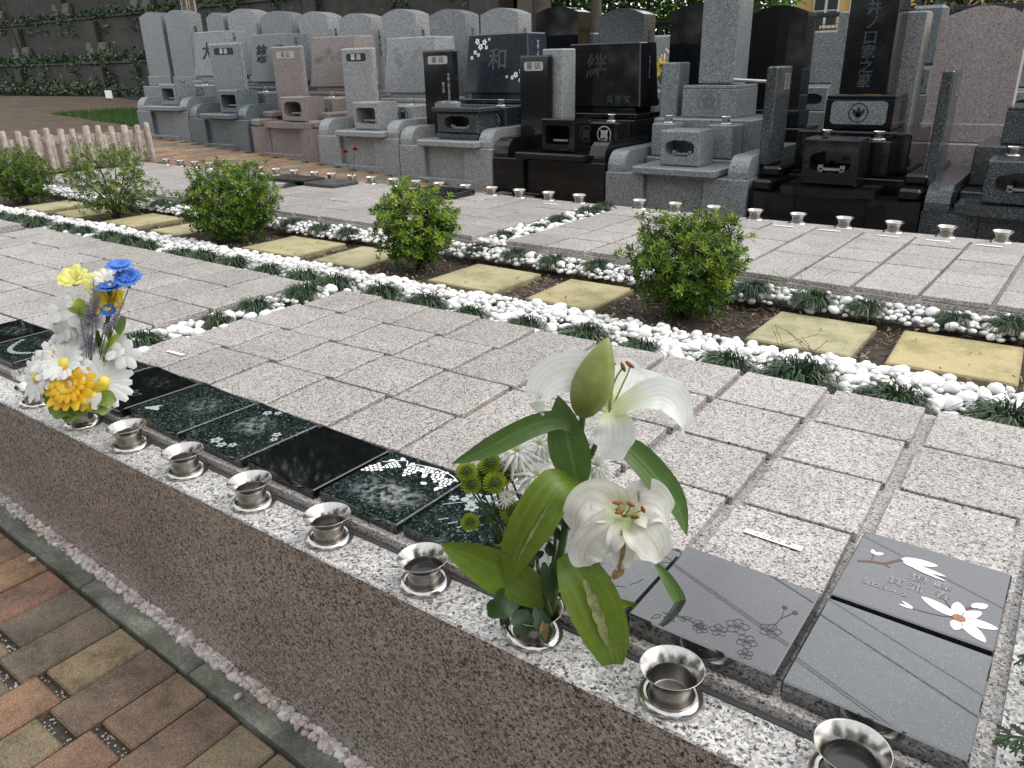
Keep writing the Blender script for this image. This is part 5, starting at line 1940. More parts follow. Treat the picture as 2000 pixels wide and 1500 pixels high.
# trees and shrubbery behind the photographer (they darken the front wall and show in the steel)
for k, (s, t, h, r) in enumerate(((-10, -4.2, 7, 2.6), (-6.2, -6.5, 9, 3.0), (-2.4, -5.2, 6.5, 2.3), (3.4, -4.4, 8, 2.8), (5.5, -.8, 7, 2.4), (-13.5, -2.5, 8, 2.8), (-4.4, -8.5, 10, 3), (1, -9, 9, 3))):
    tree(120 + k, 'path_tree', 'leafy tree on the near side of the brick path, %s' % ORD[k + 1], s, t, zfront(s), h, r, 2600, .30, 'leaf_dark', .10, .16, 'trees on the near side of the path')

# back brick path with its own bricks
bp = sheet('back_path', -24, 6, 5.50, TG + .02, zback, -.045, M['path_base'])
bk2 = chamfer_unit('back_brick', .146, .30, .05, .006, M['brick'])
cand = []
for i in range(80):
    for j in range(5):
        s = -3.0 - i * .152
        t = 5.62 + j * .31 + (.15 if i % 2 else 0)
        if t < TG - .1:
            cand.append((s, t))
cand = cand[:300] if len(cand) > 300 else cand
for s, t in cand:
    link('brick', bk2, bp, (s, t, zback(s) + R.uniform(-.003, .003)), (0, atan2(.055, 1), R.uniform(-.01, .01)))
m2 = sheet('left_path', -30, -9.9, 2.0, 10.6, lambda s: zg(s, 6), -.03, M['asphalt_path'], 30, 3)
# lawn patch, edging and sign at far left
mb = MB()
for k in range(9000):
    s, t = R.uniform(-16.6, -12.3), R.uniform(7.6, 9.3)
    if t < 7.6 + (s + 16.6) * -.0 + .15 * noise.noise(Vector((s, 0, 0))):
        continue
    z = zg(s, t) - .03
    a = R.uniform(0, 6)
    h = R.uniform(.04, .09)
    mb.add([(s - .008 * cos(a), t - .008 * sin(a), z), (s + .008 * cos(a), t + .008 * sin(a), z), (s + R.uniform(-.03, .03), t + R.uniform(-.03, .03), z + h)], [[0, 1, 2]])
tag(mb.build('lawn_grass', M['grass']), kind='stuff')
tag(slab('lawn_edging', [(-21, 9.5), (-12.6, 9.35), (-12.6, 9.5), (-21, 9.65)], .5, .82, M['concrete_light']), kind='structure')
sg = empty('plant_sign')
tag(sg, 'small white sign on a stake in the ivy at the far left', 'sign')
mb = MB()
mb.box(-18.85, -18.57, 9.98, 10.0, .99, 1.16, .003)
mb.build('sign_board', M['paper'], sg)
mb = MB()
mb.tube([(-18.75, 10.01, .5), (-18.75, 10.01, 1.0)], .012, 6)
mb.build('sign_stake', M['iron'], sg)
# wooden memorial boards
sb = empty('memorial_board_rack')
tag(sb, 'iron rack standing behind the leftmost grave', 'rack')
mb = MB()
mb.tube([(-14.75, 9.52, 2.02), (-13.55, 9.52, 2.02)], .02, 6)
mb.tube([(-14.7, 9.52, .5), (-14.7, 9.52, 2.02)], .02, 6)
mb.tube([(-13.6, 9.52, .5), (-13.6, 9.52, 2.02)], .02, 6)
mb.build('rack_frame', M['iron'], sb)
for k, x in enumerate((-14.33, -14.08)):
    rt = empty('memorial_board')
    tag(rt, ('left' if k == 0 else 'right') + ' one of two tall wooden boards with black brush lettering behind the leftmost grave', 'memorial board', 'wooden memorial boards')
    mb = MB()
    mb.box(x - .10, x + .09, 9.44, 9.465, .7, 3.3, .004)
    mb.build('board', M['wood_pale'], rt)
    text_mesh('lettering', '南無妙法蓮華経供養塔', .15, M['ink'], rt, (x, 9.438, 2.62), (pi / 2, 0, 0), .001, vertical=True, bold=.003)
# ================================================================ bouquets
def ray(px, py):
    return FW * FPX + RT * (px - 1000) + DN * (py - 750)
def at(px, py, base, off=0):
    """the point of the view through a photo pixel lying on the upright plane through base, shifted off metres away"""
    d = ray(px, py)
    k = ((Vector(base) - EYE).dot(HEAD) + off) / d.dot(HEAD)
    return EYE + d * k
SIDE = RT0
def petal_mat(name, base, tip, rough=.45, trans=.35, var=.05, veins=9, vein=.12, mid=None, streak=None, throat=None):
    """petal or leaf: mottled colour, lengthwise veins from the blade's own coordinates, light passing through"""
    m, nt, N, L, B = newmat(name)
    n = noise_tex(N, L, pos(N), 40, 4)
    r = ramp(N, [(.3, base), (.7, tip)])
    L.new(n.outputs[0], r.inputs[0])
    col = r.outputs[0]
    uv = N.new('ShaderNodeUVMap')
    sx = N.new('ShaderNodeSeparateXYZ')
    L.new(uv.outputs[0], sx.inputs[0])
    w = N.new('ShaderNodeMath')
    w.operation = 'MULTIPLY'
    w.inputs[1].default_value = veins * 2 * pi
    L.new(sx.outputs[0], w.inputs[0])
    w2 = N.new('ShaderNodeMath')
    w2.operation = 'SINE'
    L.new(w.outputs[0], w2.inputs[0])
    r2 = ramp(N, [(0, (1 - vein,) * 3), (.6, (1, 1, 1))])
    L.new(w2.outputs[0], r2.inputs[0])
    col = mix(N, L, col, r2.outputs[0], 1, 'MULTIPLY')
    if mid:
        r3 = ramp(N, [(.44, (0, 0, 0)), (.49, (.8, .8, .8)), (.51, (.8, .8, .8)), (.56, (0, 0, 0))])
        L.new(sx.outputs[0], r3.inputs[0])
        col = mix(N, L, col, mid, r3.outputs[0])
    if streak:
        n2 = N.new('ShaderNodeTexNoise')
        n2.inputs['Scale'].default_value = 1
        n2.inputs['Detail'].default_value = 4
        mp = N.new('ShaderNodeMapping')
        mp.inputs['Scale'].default_value = (7, 1.6, 1)
        L.new(uv.outputs[0], mp.inputs['Vector'])
        L.new(mp.outputs[0], n2.inputs['Vector'])
        r4 = ramp(N, [(.52, (0, 0, 0)), (.66, (.85, .85, .85))])
        L.new(n2.outputs[0], r4.inputs[0])
        col = mix(N, L, col, streak, r4.outputs[0])
    if throat:
        r6 = ramp(N, [(.06, (.85,) * 3), (.32, (0, 0, 0))])
        L.new(sx.outputs[1], r6.inputs[0])
        col = mix(N, L, col, throat, r6.outputs[0])
    L.new(col, B.inputs['Base Color'])
    B.inputs['Roughness'].default_value = rough
    bp_ = N.new('ShaderNodeBump')
    bp_.inputs['Strength'].default_value = .12
    bp_.inputs['Distance'].default_value = .0006
    L.new(w2.outputs[0], bp_.inputs['Height'])
    L.new(bp_.outputs[0], B.inputs['Normal'])
    t = N.new('ShaderNodeBsdfTranslucent')
    L.new(col, t.inputs['Color'])
    ms = N.new('ShaderNodeMixShader')
    ms.inputs[0].default_value = trans
    L.new(B.outputs[0], ms.inputs[1])
    L.new(t.outputs[0], ms.inputs[2])
    L.new(ms.outputs[0], N['Material Output'].inputs['Surface'])
    return m
PW = petal_mat('white_petal', (.84, .85, .83), (.90, .90, .885), veins=6, vein=.05, mid=(.78, .82, .68))
PLILY = petal_mat('lily_petal', (.82, .83, .80), (.90, .90, .885), trans=.42, veins=7, vein=.06, mid=(.74, .80, .60), throat=(.70, .76, .38))
PWILT = petal_mat('wilting_petal', (.78, .77, .71), (.88, .87, .84), trans=.42, veins=7, vein=.07, mid=(.74, .68, .52), streak=(.70, .60, .44), throat=(.62, .66, .34))
PCREAM = petal_mat('chrysanthemum_petal', (.80, .78, .74), (.87, .86, .83), veins=2, vein=.05)
PBROWN = petal_mat('browned_petal', (.22, .10, .03), (.50, .36, .20))
LG = petal_mat('lily_leaf', (.075, .15, .035), (.115, .19, .05), .35, .2, veins=6, vein=.06, mid=(.15, .24, .08))
LGY = petal_mat('yellowing_leaf', (.115, .20, .02), (.17, .25, .03), .36, .25, veins=6, vein=.06, mid=(.18, .26, .045), streak=(.21, .25, .05))
LDK = petal_mat('dark_leaf', (.025, .055, .018), (.045, .085, .025), .45, .15)
STEM = petal_mat('green_stem', (.06, .11, .03), (.10, .16, .045), .45, .1)
BUD = petal_mat('lily_bud', (.22, .28, .06), (.34, .38, .12), .4, .2)
POM = petal_mat('green_pompon', (.20, .29, .012), (.34, .42, .03), .6, .2)
ANTH = flat('anther', (.24, .075, .02), .8, 0, .3, 200)
LIME = petal_mat('lime_filament', (.42, .50, .12), (.52, .58, .2), .5, .2)
SCAR = flat('pale_leaf_scar', (.23, .245, .10), .6, 0, .4, 70)

VB = Vector((VN[7], 1.04, ZL))
lily = empty('lily_bouquet', VB)
lily.location = (0, 0, 0)
tag(lily, 'tall bouquet of white lilies with green pompons and white chrysanthemums in a steel vase', 'bouquet')
def A(px, py, off=0): return at(px, py, VB, off)
PXM = (VB - EYE).dot(FW) / FPX * 1.0           # metres per pixel near the vase axis
def px(w): return w * PXM
def tilt(v, k=0): return (SIDE + Vector((0, 0, k)) + HEAD * v)
def blade(name, pts, w, mat, side=None, fold=.22, parent=lily, prof=None, n=13, wave=0, turn=.25):
    P = curve_pts([A(*p) for p in pts], n)
    mb = MB()
    d = (P[-1] - P[0]).normalized()
    # sideways direction across the blade as the picture shows it
    sd = d.cross(HEAD * 1.0 + Vector((0, 0, -.4)))
    sd = sd + HEAD * turn
    mb.leaf(P, px(w), side or sd, fold, prof, wave)
    return mb.build(name, mat, parent, smooth=True)
# main stems
def stem(pts, r, mat=STEM, parent=lily, name='stem'):
    mb = MB()
    c = curve_pts([A(*p) for p in pts], 12)
    mb.tube(c, [px(r) * (1 - .35 * i / 11) for i in range(12)], 8)
    return mb.build(name, mat, parent, smooth=True)
stem([(1068, 1232, 0), (1082, 1160, 0), (1100, 1050, .01), (1120, 950, .02), (1130, 870, .02), (1140, 800, .02)], 9)
stem([(1118, 960, .02), (1150, 900, .03), (1178, 830, .035), (1192, 790, .03)], 6)
stem([(1105, 1030, .01), (1122, 1008, .0), (1170, 985, -.02), (1215, 1000, -.04)], 5)
stem([(1060, 1232, .01), (1075, 1140, .03), (1085, 1040, .05), (1070, 930, .06)], 5)
stem([(1075, 1205, -.01), (1062, 1150, -.02), (1050, 1105, -.03)], 6)
lanc = lambda u: max(.02, (sin(pi * u ** .8)) ** .8)
blade('leaf', [(1128, 955, .0), (1118, 900, -.01), (1104, 840, -.005), (1090, 772, .01)], 72, LG, fold=.18)
blade('leaf', [(1125, 845, -.005), (1092, 820, -.02), (1040, 830, -.04), (970, 865, -.05), (930, 885, -.05), (882, 906, -.05)], 40, LG, fold=.3)
blade('leaf', [(1198, 862, .0), (1235, 882, -.02), (1285, 935, -.02), (1322, 985, -.01), (1342, 1048, .0)], 52, LG, fold=.25)
blade('leaf', [(1130, 942, -.01), (1085, 950, -.05), (1045, 1010, -.065), (1010, 1075, -.06), (992, 1142, -.05)], 80, LGY, fold=.2, turn=.1)
blade('leaf', [(1068, 1180, -.01), (1010, 1135, -.04), (940, 1095, -.055), (860, 1062, -.05)], 88, LGY, fold=.22)
blade('leaf', [(1100, 1085, -.02), (1130, 1120, -.06), (1165, 1190, -.085), (1190, 1260, -.095), (1202, 1322, -.09)], 98, LGY, fold=.16, turn=-.1)
blade('leaf', [(1092, 1168, .0), (1150, 1168, .0), (1230, 1185, .01), (1322, 1206, .02)], 24, LGY, fold=.35)
blade('leaf', [(1280, 1100, .01), (1308, 1140, .0), (1330, 1185, .0), (1328, 1246, .0)], 27, LG, fold=.3)
blade('leaf', [(1062, 1098, -.02), (1068, 1135, -.035), (1082, 1185, -.03)], 22, LDK)
blade('leaf_scar', [(1140, 1130, -.074), (1168, 1200, -.0925), (1186, 1262, -.1)], 22, SCAR, fold=.1, turn=-.1, prof=lambda u: (sin(pi * u) ** .5) * (.6 + .4 * abs(sin(u * 13 + 1))), n=25)
blade('leaf_scar', [(1072, 985, -.0665), (1040, 1040, -.07), (1012, 1092, -.066)], 7, SCAR, fold=.1, prof=lambda u: (sin(pi * u) ** .5) * (.5 + .5 * abs(sin(u * 9))), n=21)
# lobed chrysanthemum leaves about the mouth
for pts, w in (([(1010, 1165, -.03), (980, 1180, -.06), (955, 1205, -.07)], 60), ([(1015, 1190, -.03), (1020, 1215, -.05), (1025, 1245, -.06)], 46), ([(1045, 1185, -.04), (1060, 1220, -.06), (1070, 1258, -.06)], 34), ([(1085, 1150, 0), (1110, 1140, .02), (1115, 1110, .03)], 30), ([(1000, 1195, -.02), (990, 1180, -.03), (998, 1165, -.03)], 24)):
    blade('lobed_leaf', pts, w, LDK, prof=lambda u: (sin(pi * min(1, u * .95 + .04)) ** .7) * (.72 + .28 * abs(sin(u * 11))), n=17, fold=.3)
blade('dried_leaf', [(1068, 1205, -.05), (1062, 1230, -.065), (1060, 1260, -.06)], 18, PBROWN)
# bud
def bud(p0, p1, w, parent, mat, name='lily_bud'):
    a, b = A(*p0), A(*p1)
    ax = (b - a)
    ln = ax.length
    Mx = ax.to_track_quat('Z', 'Y').to_matrix()
    mb = MB()
    n = 24
    prof = [(0, .28), (.07, .60), (.2, .88), (.36, 1), (.52, .95), (.68, .77), (.82, .52), (.93, .28), (1, .08)]
    vs = []
    for u, r in prof:
        for i in range(n):
            th = 2 * pi * i / n
            k = 1 + .10 * abs(cos(1.5 * th)) - .10 * (abs(cos(1.5 * th)) > .97)
            vs.append(a + Mx @ Vector((r * px(w) / 2 * k * cos(th), r * px(w) / 2 * k * sin(th), u * ln)))
    fs = [[k * n + i, k * n + (i + 1) % n, (k + 1) * n + (i + 1) % n, (k + 1) * n + i] for k in range(len(prof) - 1) for i in range(n)]
    fs.append([(len(prof) - 1) * n + i for i in range(n)])
    mb.add(vs, fs)
    return mb.build(name, mat, parent, smooth=True)
bud((1136, 812, -.035), (1187, 660, -.03), 64, lily, BUD)
# lilies: petals drawn as curved broad blades
lp = lambda u: max(.04, sin(pi * min(1, .09 + u * .90)) ** .85)
def lily_flower(petals, stamens, mat, label):
    fl = empty('lily_flower')
    fl.parent = lily
    for pts, w, fold in petals:
        blade('petal', pts, w, mat, fold=fold, parent=fl, prof=lp, n=27, wave=.16)
    for pts in stamens:
        mb = MB()
        c = curve_pts([A(*p) for p in pts], 8)
        mb.tube(c, px(1.7), 5)
        mb.build('filament', LIME, fl, smooth=True)
        d = (c[-1] - c[-2]).normalized()
        q = d.cross(HEAD).normalized() * .6 + d * .5
        mb = MB()
        mb.tube([c[-1] - q * px(12), c[-1] - q * px(5), c[-1] + q * px(5), c[-1] + q * px(12)], [px(1.5), px(3.6), px(3.6), px(1.5)], 7)
        mb.build('anther', ANTH, fl, smooth=True)
    return fl
lily_flower([([(1190, 800, .0), (1165, 750, -.01), (1125, 722, -.02), (1075, 735, -.03), (1052, 770, -.035), (1062, 812, -.035)], 70, .35),
             ([(1190, 800, .01), (1160, 745, .03), (1115, 720, .05), (1065, 728, .05)], 60, .3),
             ([(1195, 795, .02), (1205, 760, .04), (1222, 722, .06), (1232, 700, .07)], 84, .2),
             ([(1198, 800, .02), (1232, 765, .05), (1275, 755, .06), (1300, 768, .06)], 66, .25),
             ([(1196, 805, -.01), (1240, 785, -.03), (1290, 770, -.04), (1322, 790, -.05), (1334, 830, -.05), (1318, 862, -.05)], 58, .35),
             ([(1190, 805, -.02), (1198, 835, -.035), (1196, 870, -.04), (1180, 898, -.04)], 76, .22)],
            [[(1190, 800, .0), (1190, 760, -.02), (1198, 722, -.03), (1192, 712, -.03)], [(1192, 800, 0), (1196, 760, -.01), (1205, 735, -.015), (1217, 717, -.02)], [(1194, 800, .01), (1212, 760, .0), (1228, 725, .0), (1230, 712, .0)], [(1188, 800, .01), (1184, 760, .0), (1190, 728, -.01)]], PLILY, 'open')
lily_flower([([(1215, 1005, -.03), (1180, 985, -.05), (1150, 975, -.06), (1128, 1000, -.07), (1122, 1040, -.065)], 78, .3),
             ([(1215, 1008, -.04), (1190, 1030, -.075), (1160, 1055, -.085), (1142, 1085, -.08), (1152, 1105, -.075)], 82, .3),
             ([(1217, 1012, -.045), (1212, 1050, -.08), (1214, 1085, -.08), (1208, 1115, -.07)], 58, .25),
             ([(1222, 1010, -.04), (1255, 1035, -.075), (1280, 1065, -.08), (1292, 1095, -.07)], 78, .3),
             ([(1222, 1005, -.03), (1255, 985, -.045), (1285, 990, -.05), (1300, 1020, -.05)], 84, .3),
             ([(1215, 1000, -.02), (1195, 975, -.03), (1165, 960, -.035), (1140, 968, -.04)], 60, .3),
             ([(1225, 1015, -.03), (1250, 1060, -.05), (1275, 1085, -.055)], 64, .2)],
            [[(1217, 1008, -.05), (1212, 995, -.07), (1206, 982, -.085)], [(1219, 1008, -.05), (1228, 996, -.075), (1232, 985, -.085)], [(1219, 1010, -.05), (1245, 1000, -.075), (1256, 995, -.085)], [(1216, 1010, -.05), (1213, 1003, -.08), (1210, 1000, -.09)], [(1221, 1010, -.05), (1236, 1005, -.08), (1240, 1010, -.09)]], PWILT, 'wilting')
blade('browned_petal', [(1262, 945, -.01), (1258, 965, -.03), (1250, 985, -.04)], 30, PBROWN)
blade('browned_petal', [(1262, 930, -.01), (1268, 950, -.025), (1280, 985, -.03)], 34, PWILT)
blade('browned_petal', [(1213, 1035, -.083), (1216, 1075, -.087), (1208, 1112, -.075)], 10, PBROWN)
blade('browned_petal', [(1212, 1100, -.074), (1206, 1118, -.07), (1198, 1132, -.065)], 22, PBROWN)
# chrysanthemums: many narrow petals
def mum(px_, py_, r, off, n=46, droop=.5, seed=1, parent=lily, mat=PCREAM, heart=LIME):
    rr = random.Random(seed)
    c = A(px_, py_, off)
    f = empty('chrysanthemum')
    f.parent = parent
    mb = MB()
    Rr = px(r)
    up = (Vector((0, 0, .8)) - HEAD * .5 + SIDE * rr.uniform(-.4, .4)).normalized()
    u1 = up.cross(SIDE).normalized()
    u2 = up.cross(u1)
    for k in range(n):
        a = k * 2.399
        q = sqrt((k + .5) / n)
        d = (u1 * cos(a) + u2 * sin(a))
        el = 1.2 * (1 - q) - droop * q * q
        dr = d * cos(el) + up * sin(el)
        ln = Rr * (.55 + .55 * q) * rr.uniform(.85, 1.15)
        p = [c, c + dr * ln * .5 + up * ln * .08, c + dr * ln - up * ln * droop * .25]
        mb.leaf(p, Rr * .17, dr.cross(up), .4, lambda u: max(.25, sin(pi * min(1, .2 + u * .75))))
    mb.build('petals', mat, f, smooth=True)
    mb = MB()
    mb.lathe([(.001, Rr * .22), (Rr * .12, Rr * .17), (Rr * .17, Rr * .05), (Rr * .1, -.01 * Rr)], 10, c, M=up.to_track_quat('Z', 'Y').to_matrix())
    mb.build('flower_center', heart, f, smooth=True)
    return f
for k, (x, y, r, off) in enumerate(((1010, 882, 46, .02), (1054, 868, 40, .04), (1046, 928, 46, .0), (988, 972, 24, -.01), (1166, 910, 36, .02), (1176, 948, 32, .03), (1026, 908, 34, .05), (1064, 846, 30, .06), (985, 905, 28, .05), (1015, 1010, 20, .0), (1150, 870, 26, .05))):
    mum(x, y, r, off, 58, .9, k + 3)
    if k not in (4, 5, 10):
        stem([(1055, 1228, .01), (1050, 1100, .03), ((x + 1050) / 2, (y + 1060) / 2, off), (x, y + 5, off)], 3)
# green pompons
def pompon(x, y, r, off, seed):
    rr = random.Random(seed)
    c = A(x, y, off)
    f = empty('pompon_flower')
    f.parent = lily
    mb = MB()
    Rr = px(r)
    up = (Vector((0, 0, 1)) - HEAD * .3 + SIDE * rr.uniform(-.3, .2)).normalized()
    for k in range(110):
        u = 1 - 1.25 * (k + .5) / 110
        a = k * 2.399
        d0 = Vector((sqrt(max(0, 1 - u * u)) * cos(a), sqrt(max(0, 1 - u * u)) * sin(a), u))
        d = up.to_track_quat('Z', 'Y') @ d0
        p = [c + d * Rr * .55, c + d * Rr * .85, c + d * Rr * rr.uniform(.95, 1.08) + up * Rr * .05]
        mb.leaf(p, Rr * .22, d.cross(up + SIDE * .01).normalized() if d.cross(up).length > .05 else SIDE, .4, lambda u: .75 - .3 * u)
    mb.build('petals', POM, f)
    mb = MB()
    mb.lathe([(.001, Rr * .75), (Rr * .5, Rr * .45), (Rr * .62, 0), (Rr * .4, -Rr * .4), (Rr * .12, -Rr * .55)], 12, c, M=up.to_track_quat('Z', 'Y').to_matrix())
    mb.build('calyx', LDK, f, smooth=True)
for k, (x, y, r, off) in enumerate(((911, 923, 20, .0), (958, 908, 22, .02), (920, 950, 19, -.01), (967, 946, 22, -.015), (938, 948, 18, .01), (1000, 1002, 22, -.02), (918, 1022, 18, -.02), (988, 930, 20, .03), (945, 925, 20, .03), (1004, 1000, 16, .02))):
    pompon(x, y, r, off, k)
    stem([(1035, 1225, .0), (1010, 1120, .0), ((x * 2 + 1010) / 3, (y * 2 + 1110) / 3, off), (x, y + 8, off)], 2.6)
# small dark filler leaves among the stems
for k in range(60):
    x, y = R.uniform(955, 1095), R.uniform(980, 1195)
    a = R.uniform(0, 6)
    blade('filler_leaf', [(x, y, R.uniform(-.01, .05)), (x + 14 * cos(a), y + 14 * sin(a), R.uniform(-.01, .05)), (x + 30 * cos(a), y + 30 * sin(a), R.uniform(-.01, .05))], R.uniform(12, 22), LDK if k % 3 else LG, n=6)

# ------------------------------------------------ artificial bouquet
VB2 = Vector((VN[1], 1.04, ZL))
art = empty('artificial_bouquet')
tag(art, 'artificial bouquet of white daisies, orange dahlia, blue cornflowers and lavender in a steel vase', 'bouquet')
PXM2 = (VB2 - EYE).dot(FW) / FPX
def A2(x, y, off=0): return at(x, y, VB2, off)
YEL = petal_mat('yellow_petal', (.78, .58, .03), (.86, .70, .06))
LEM = petal_mat('lemon_petal', (.80, .74, .16), (.85, .82, .30))
ORG = petal_mat('orange_petal', (.78, .40, .012), (.85, .52, .02))
YORG = petal_mat('golden_petal', (.80, .46, .012), (.86, .60, .03))
BLU = petal_mat('blue_petal', (.05, .16, .62), (.13, .32, .82))
LAV = petal_mat('lavender_floret', (.40, .35, .47), (.56, .51, .60), veins=1, vein=.02)
AGR = petal_mat('artificial_leaf', (.16, .26, .05), (.26, .38, .10), .5, .3)
AST = petal_mat('artificial_stem', (.06, .10, .03), (.12, .17, .05), .5, .1)
BRI = petal_mat('bright_leaf', (.30, .42, .04), (.42, .52, .10), .5, .3)
HRT = flat('daisy_heart', (.78, .62, .10), .8, 0, .2, 300)
def facing(az, el):
    """unit vector the flower looks along: az from camera-ward to the right, el upward"""
    v = (-HEAD * cos(az) + SIDE * sin(az)) * cos(el) + Vector((0, 0, sin(el)))
    return v.normalized()
def daisy(x, y, r, off, face, mat, n=16, rows=1, heart=HRT, name='daisy_flower', cup=.15, hr=.2, pw=.42, seed=0):
    rr = random.Random(seed)
    c = A2(x, y, off)
    f = empty(name)
    f.parent = art
    Rr = r * PXM2
    u1 = face.cross(Vector((0, 0, 1)))
    if u1.length < .1:
        u1 = SIDE.copy()
    u1.normalize()
    u2 = face.cross(u1)
    for row in range(rows):
        mb = MB()
        k_ = 1 - .28 * row
        cp = cup + .35 * row
        for k in range(n):
            a = 2 * pi * (k + .5 * row) / n + rr.uniform(-.06, .06)
            d = u1 * cos(a) + u2 * sin(a)
            ln = Rr * k_ * rr.uniform(.92, 1.06)
            p = [c + face * Rr * .04 * row, c + d * ln * .35 + face * ln * cp * .5, c + d * ln * .7 + face * ln * cp * .8, c + d * ln * (1 - .1 * cp) + face * ln * (cp * .75 + rr.uniform(-.06, .06))]
            mb.leaf(p, Rr * pw * k_, d.cross(face), .18, lambda u: max(.2, sin(pi * min(1, .12 + u * .80)) ** .7))
        mb.build('petals', mat, f, smooth=True)
    if hr:
        mb = MB()
        h = Rr * hr
        mb.lathe([(.0004, h * .5), (h * .6, h * .42), (h, h * .12), (h * .9, -h * .2)], 14, c + face * Rr * .08, M=face.to_track_quat('Z', 'Y').to_matrix())
        mb.build('flower_center', heart, f, smooth=True)
    return f
daisy(75, 738, 53, -.01, facing(-.75, .45), PW, 18, 1, seed=1)
daisy(128, 710, 60, -.01, facing(-.1, .75), PW, 20, 2, seed=2)
daisy(203, 745, 53, -.02, facing(.45, .25), PW, 17, 1, seed=3)
daisy(170, 722, 40, .0, facing(.2, .8), PW, 16, 1, seed=13)
daisy(138, 754, 52, -.06, facing(-.05, .65), YORG, 16, 3, petal_mat('orange_heart', (.72, .42, .01), (.8, .55, .03)), 'dahlia_flower', .12, .22, seed=4)
daisy(110, 770, 34, -.05, facing(-.5, .1), YEL, 14, 1, seed=5, name='dahlia_flower')
daisy(178, 772, 34, -.05, facing(.5, .0), YEL, 14, 1, seed=6, name='dahlia_flower')
daisy(97, 692, 22, .01, facing(-.7, .5), ORG, 12, 1, seed=7, name='dahlia_flower')
daisy(120, 688, 16, .02, facing(-.3, .6), ORG, 12, 1, seed=8, name='dahlia_flower')
daisy(150, 556, 32, .0, facing(.0, 1.1), LEM, 8, 2, LEM, 'yellow_tulip_flower', .9, .1, .62, seed=9)
daisy(215, 590, 34, .04, facing(.3, .6), YEL, 7, 2, YEL, 'yellow_tulip_flower', .6, .1, .7, seed=10)
daisy(196, 560, 30, .05, facing(.2, 1.0), LEM, 7, 1, LEM, 'yellow_tulip_flower', .7, .1, .7, seed=11)
daisy(206, 548, 24, .03, facing(.2, .9), PW, 9, 1, seed=12, cup=.4, hr=.12)
for k, (x, y, r, fa) in enumerate(((118, 606, 27, (-.3, .5)), (122, 640, 32, (-.5, .2)), (128, 664, 32, (-.2, .0)), (168, 625, 28, (.3, .3)), (150, 655, 28, (0, .3)), (155, 680, 30, (.1, .5)), (143, 585, 20, (-.2, .7)), (182, 625, 26, (.6, .1)), (210, 688, 26, (.2, .6)))):
    daisy(x, y, r, .015, facing(*fa), PW, 5, 1, name='orchid_flower', cup=.2, hr=.08, pw=.85, seed=20 + k)
daisy(243, 692, 32, .0, facing(.3, .2), PW, 6, 1, name='orchid_flower', cup=.25, hr=.06, pw=.6, seed=31)
daisy(228, 678, 30, .01, facing(-.2, .6), PW, 5, 1, name='orchid_flower', cup=.4, hr=.06, pw=.8, seed=32)
# cornflowers
for k, (x, y, r, el) in enumerate(((234, 522, 24, 1.3), (251, 545, 26, 1.1), (214, 563, 24, 1.35), (212, 607, 15, .9))):
    f = daisy(x, y, r, .0, facing(.35, el), BLU, 19, 2, BLU, 'cornflower', .3, .22, .42, seed=40 + k)
    mb = MB()
    c = A2(x, y + r * .3, 0)
    mb.lathe([(.0005, .012), (.007, .010), (.0085, .002), (.006, -.010), (.002, -.016)], 10, c)
    mb.build('calyx', AST, f, smooth=True)
    mb = MB()
    mb.tube(curve_pts([A2(x, y + r * .7, 0), A2((x * 2 + 185) / 3 + 2, (y * 2 + 760) / 3, 0), A2((x + 2 * 180) / 3, (y + 2 * 770) / 3, 0), A2(172, 800, 0)], 10), .0016, 5)
    mb.build('stem', AST, art, smooth=True)
# lavender spikes
for k, (x0, y0, x1, y1, w) in enumerate(((188, 640, 182, 540, 14), (168, 680, 152, 598, 10), (172, 640, 172, 590, 12), (222, 640, 238, 590, 10), (206, 655, 228, 615, 10), (176, 690, 178, 655, 13), (182, 620, 190, 580, 12))):
    rr = random.Random(70 + k)
    f = empty('lavender_spike')
    f.parent = art
    mb = MB()
    a, b = A2(x0, y0, -.015), A2(x1, y1, -.01)
    for q in range(60):
        u = q / 60
        c = a.lerp(b, u)
        an = q * 2.399
        d = SIDE * cos(an) + HEAD * sin(an) + Vector((0, 0, .7))
        l = w * PXM2 * (1.1 - .6 * u) * rr.uniform(.7, 1.1)
        mb.leaf([c, c + d * l * .6, c + d * l * 1.0], l * .55, d.cross(Vector((0, 0, 1))), .3)
    mb.build('floret', LAV, f)
    mb = MB()
    mb.tube([A2(175, 800, 0), A2((x0 + 175) / 2, (y0 + 790) / 2, -.01), a, b], [.0014, .0014, .0012, .0007], 5)
    mb.build('stem', AST, f, smooth=True)
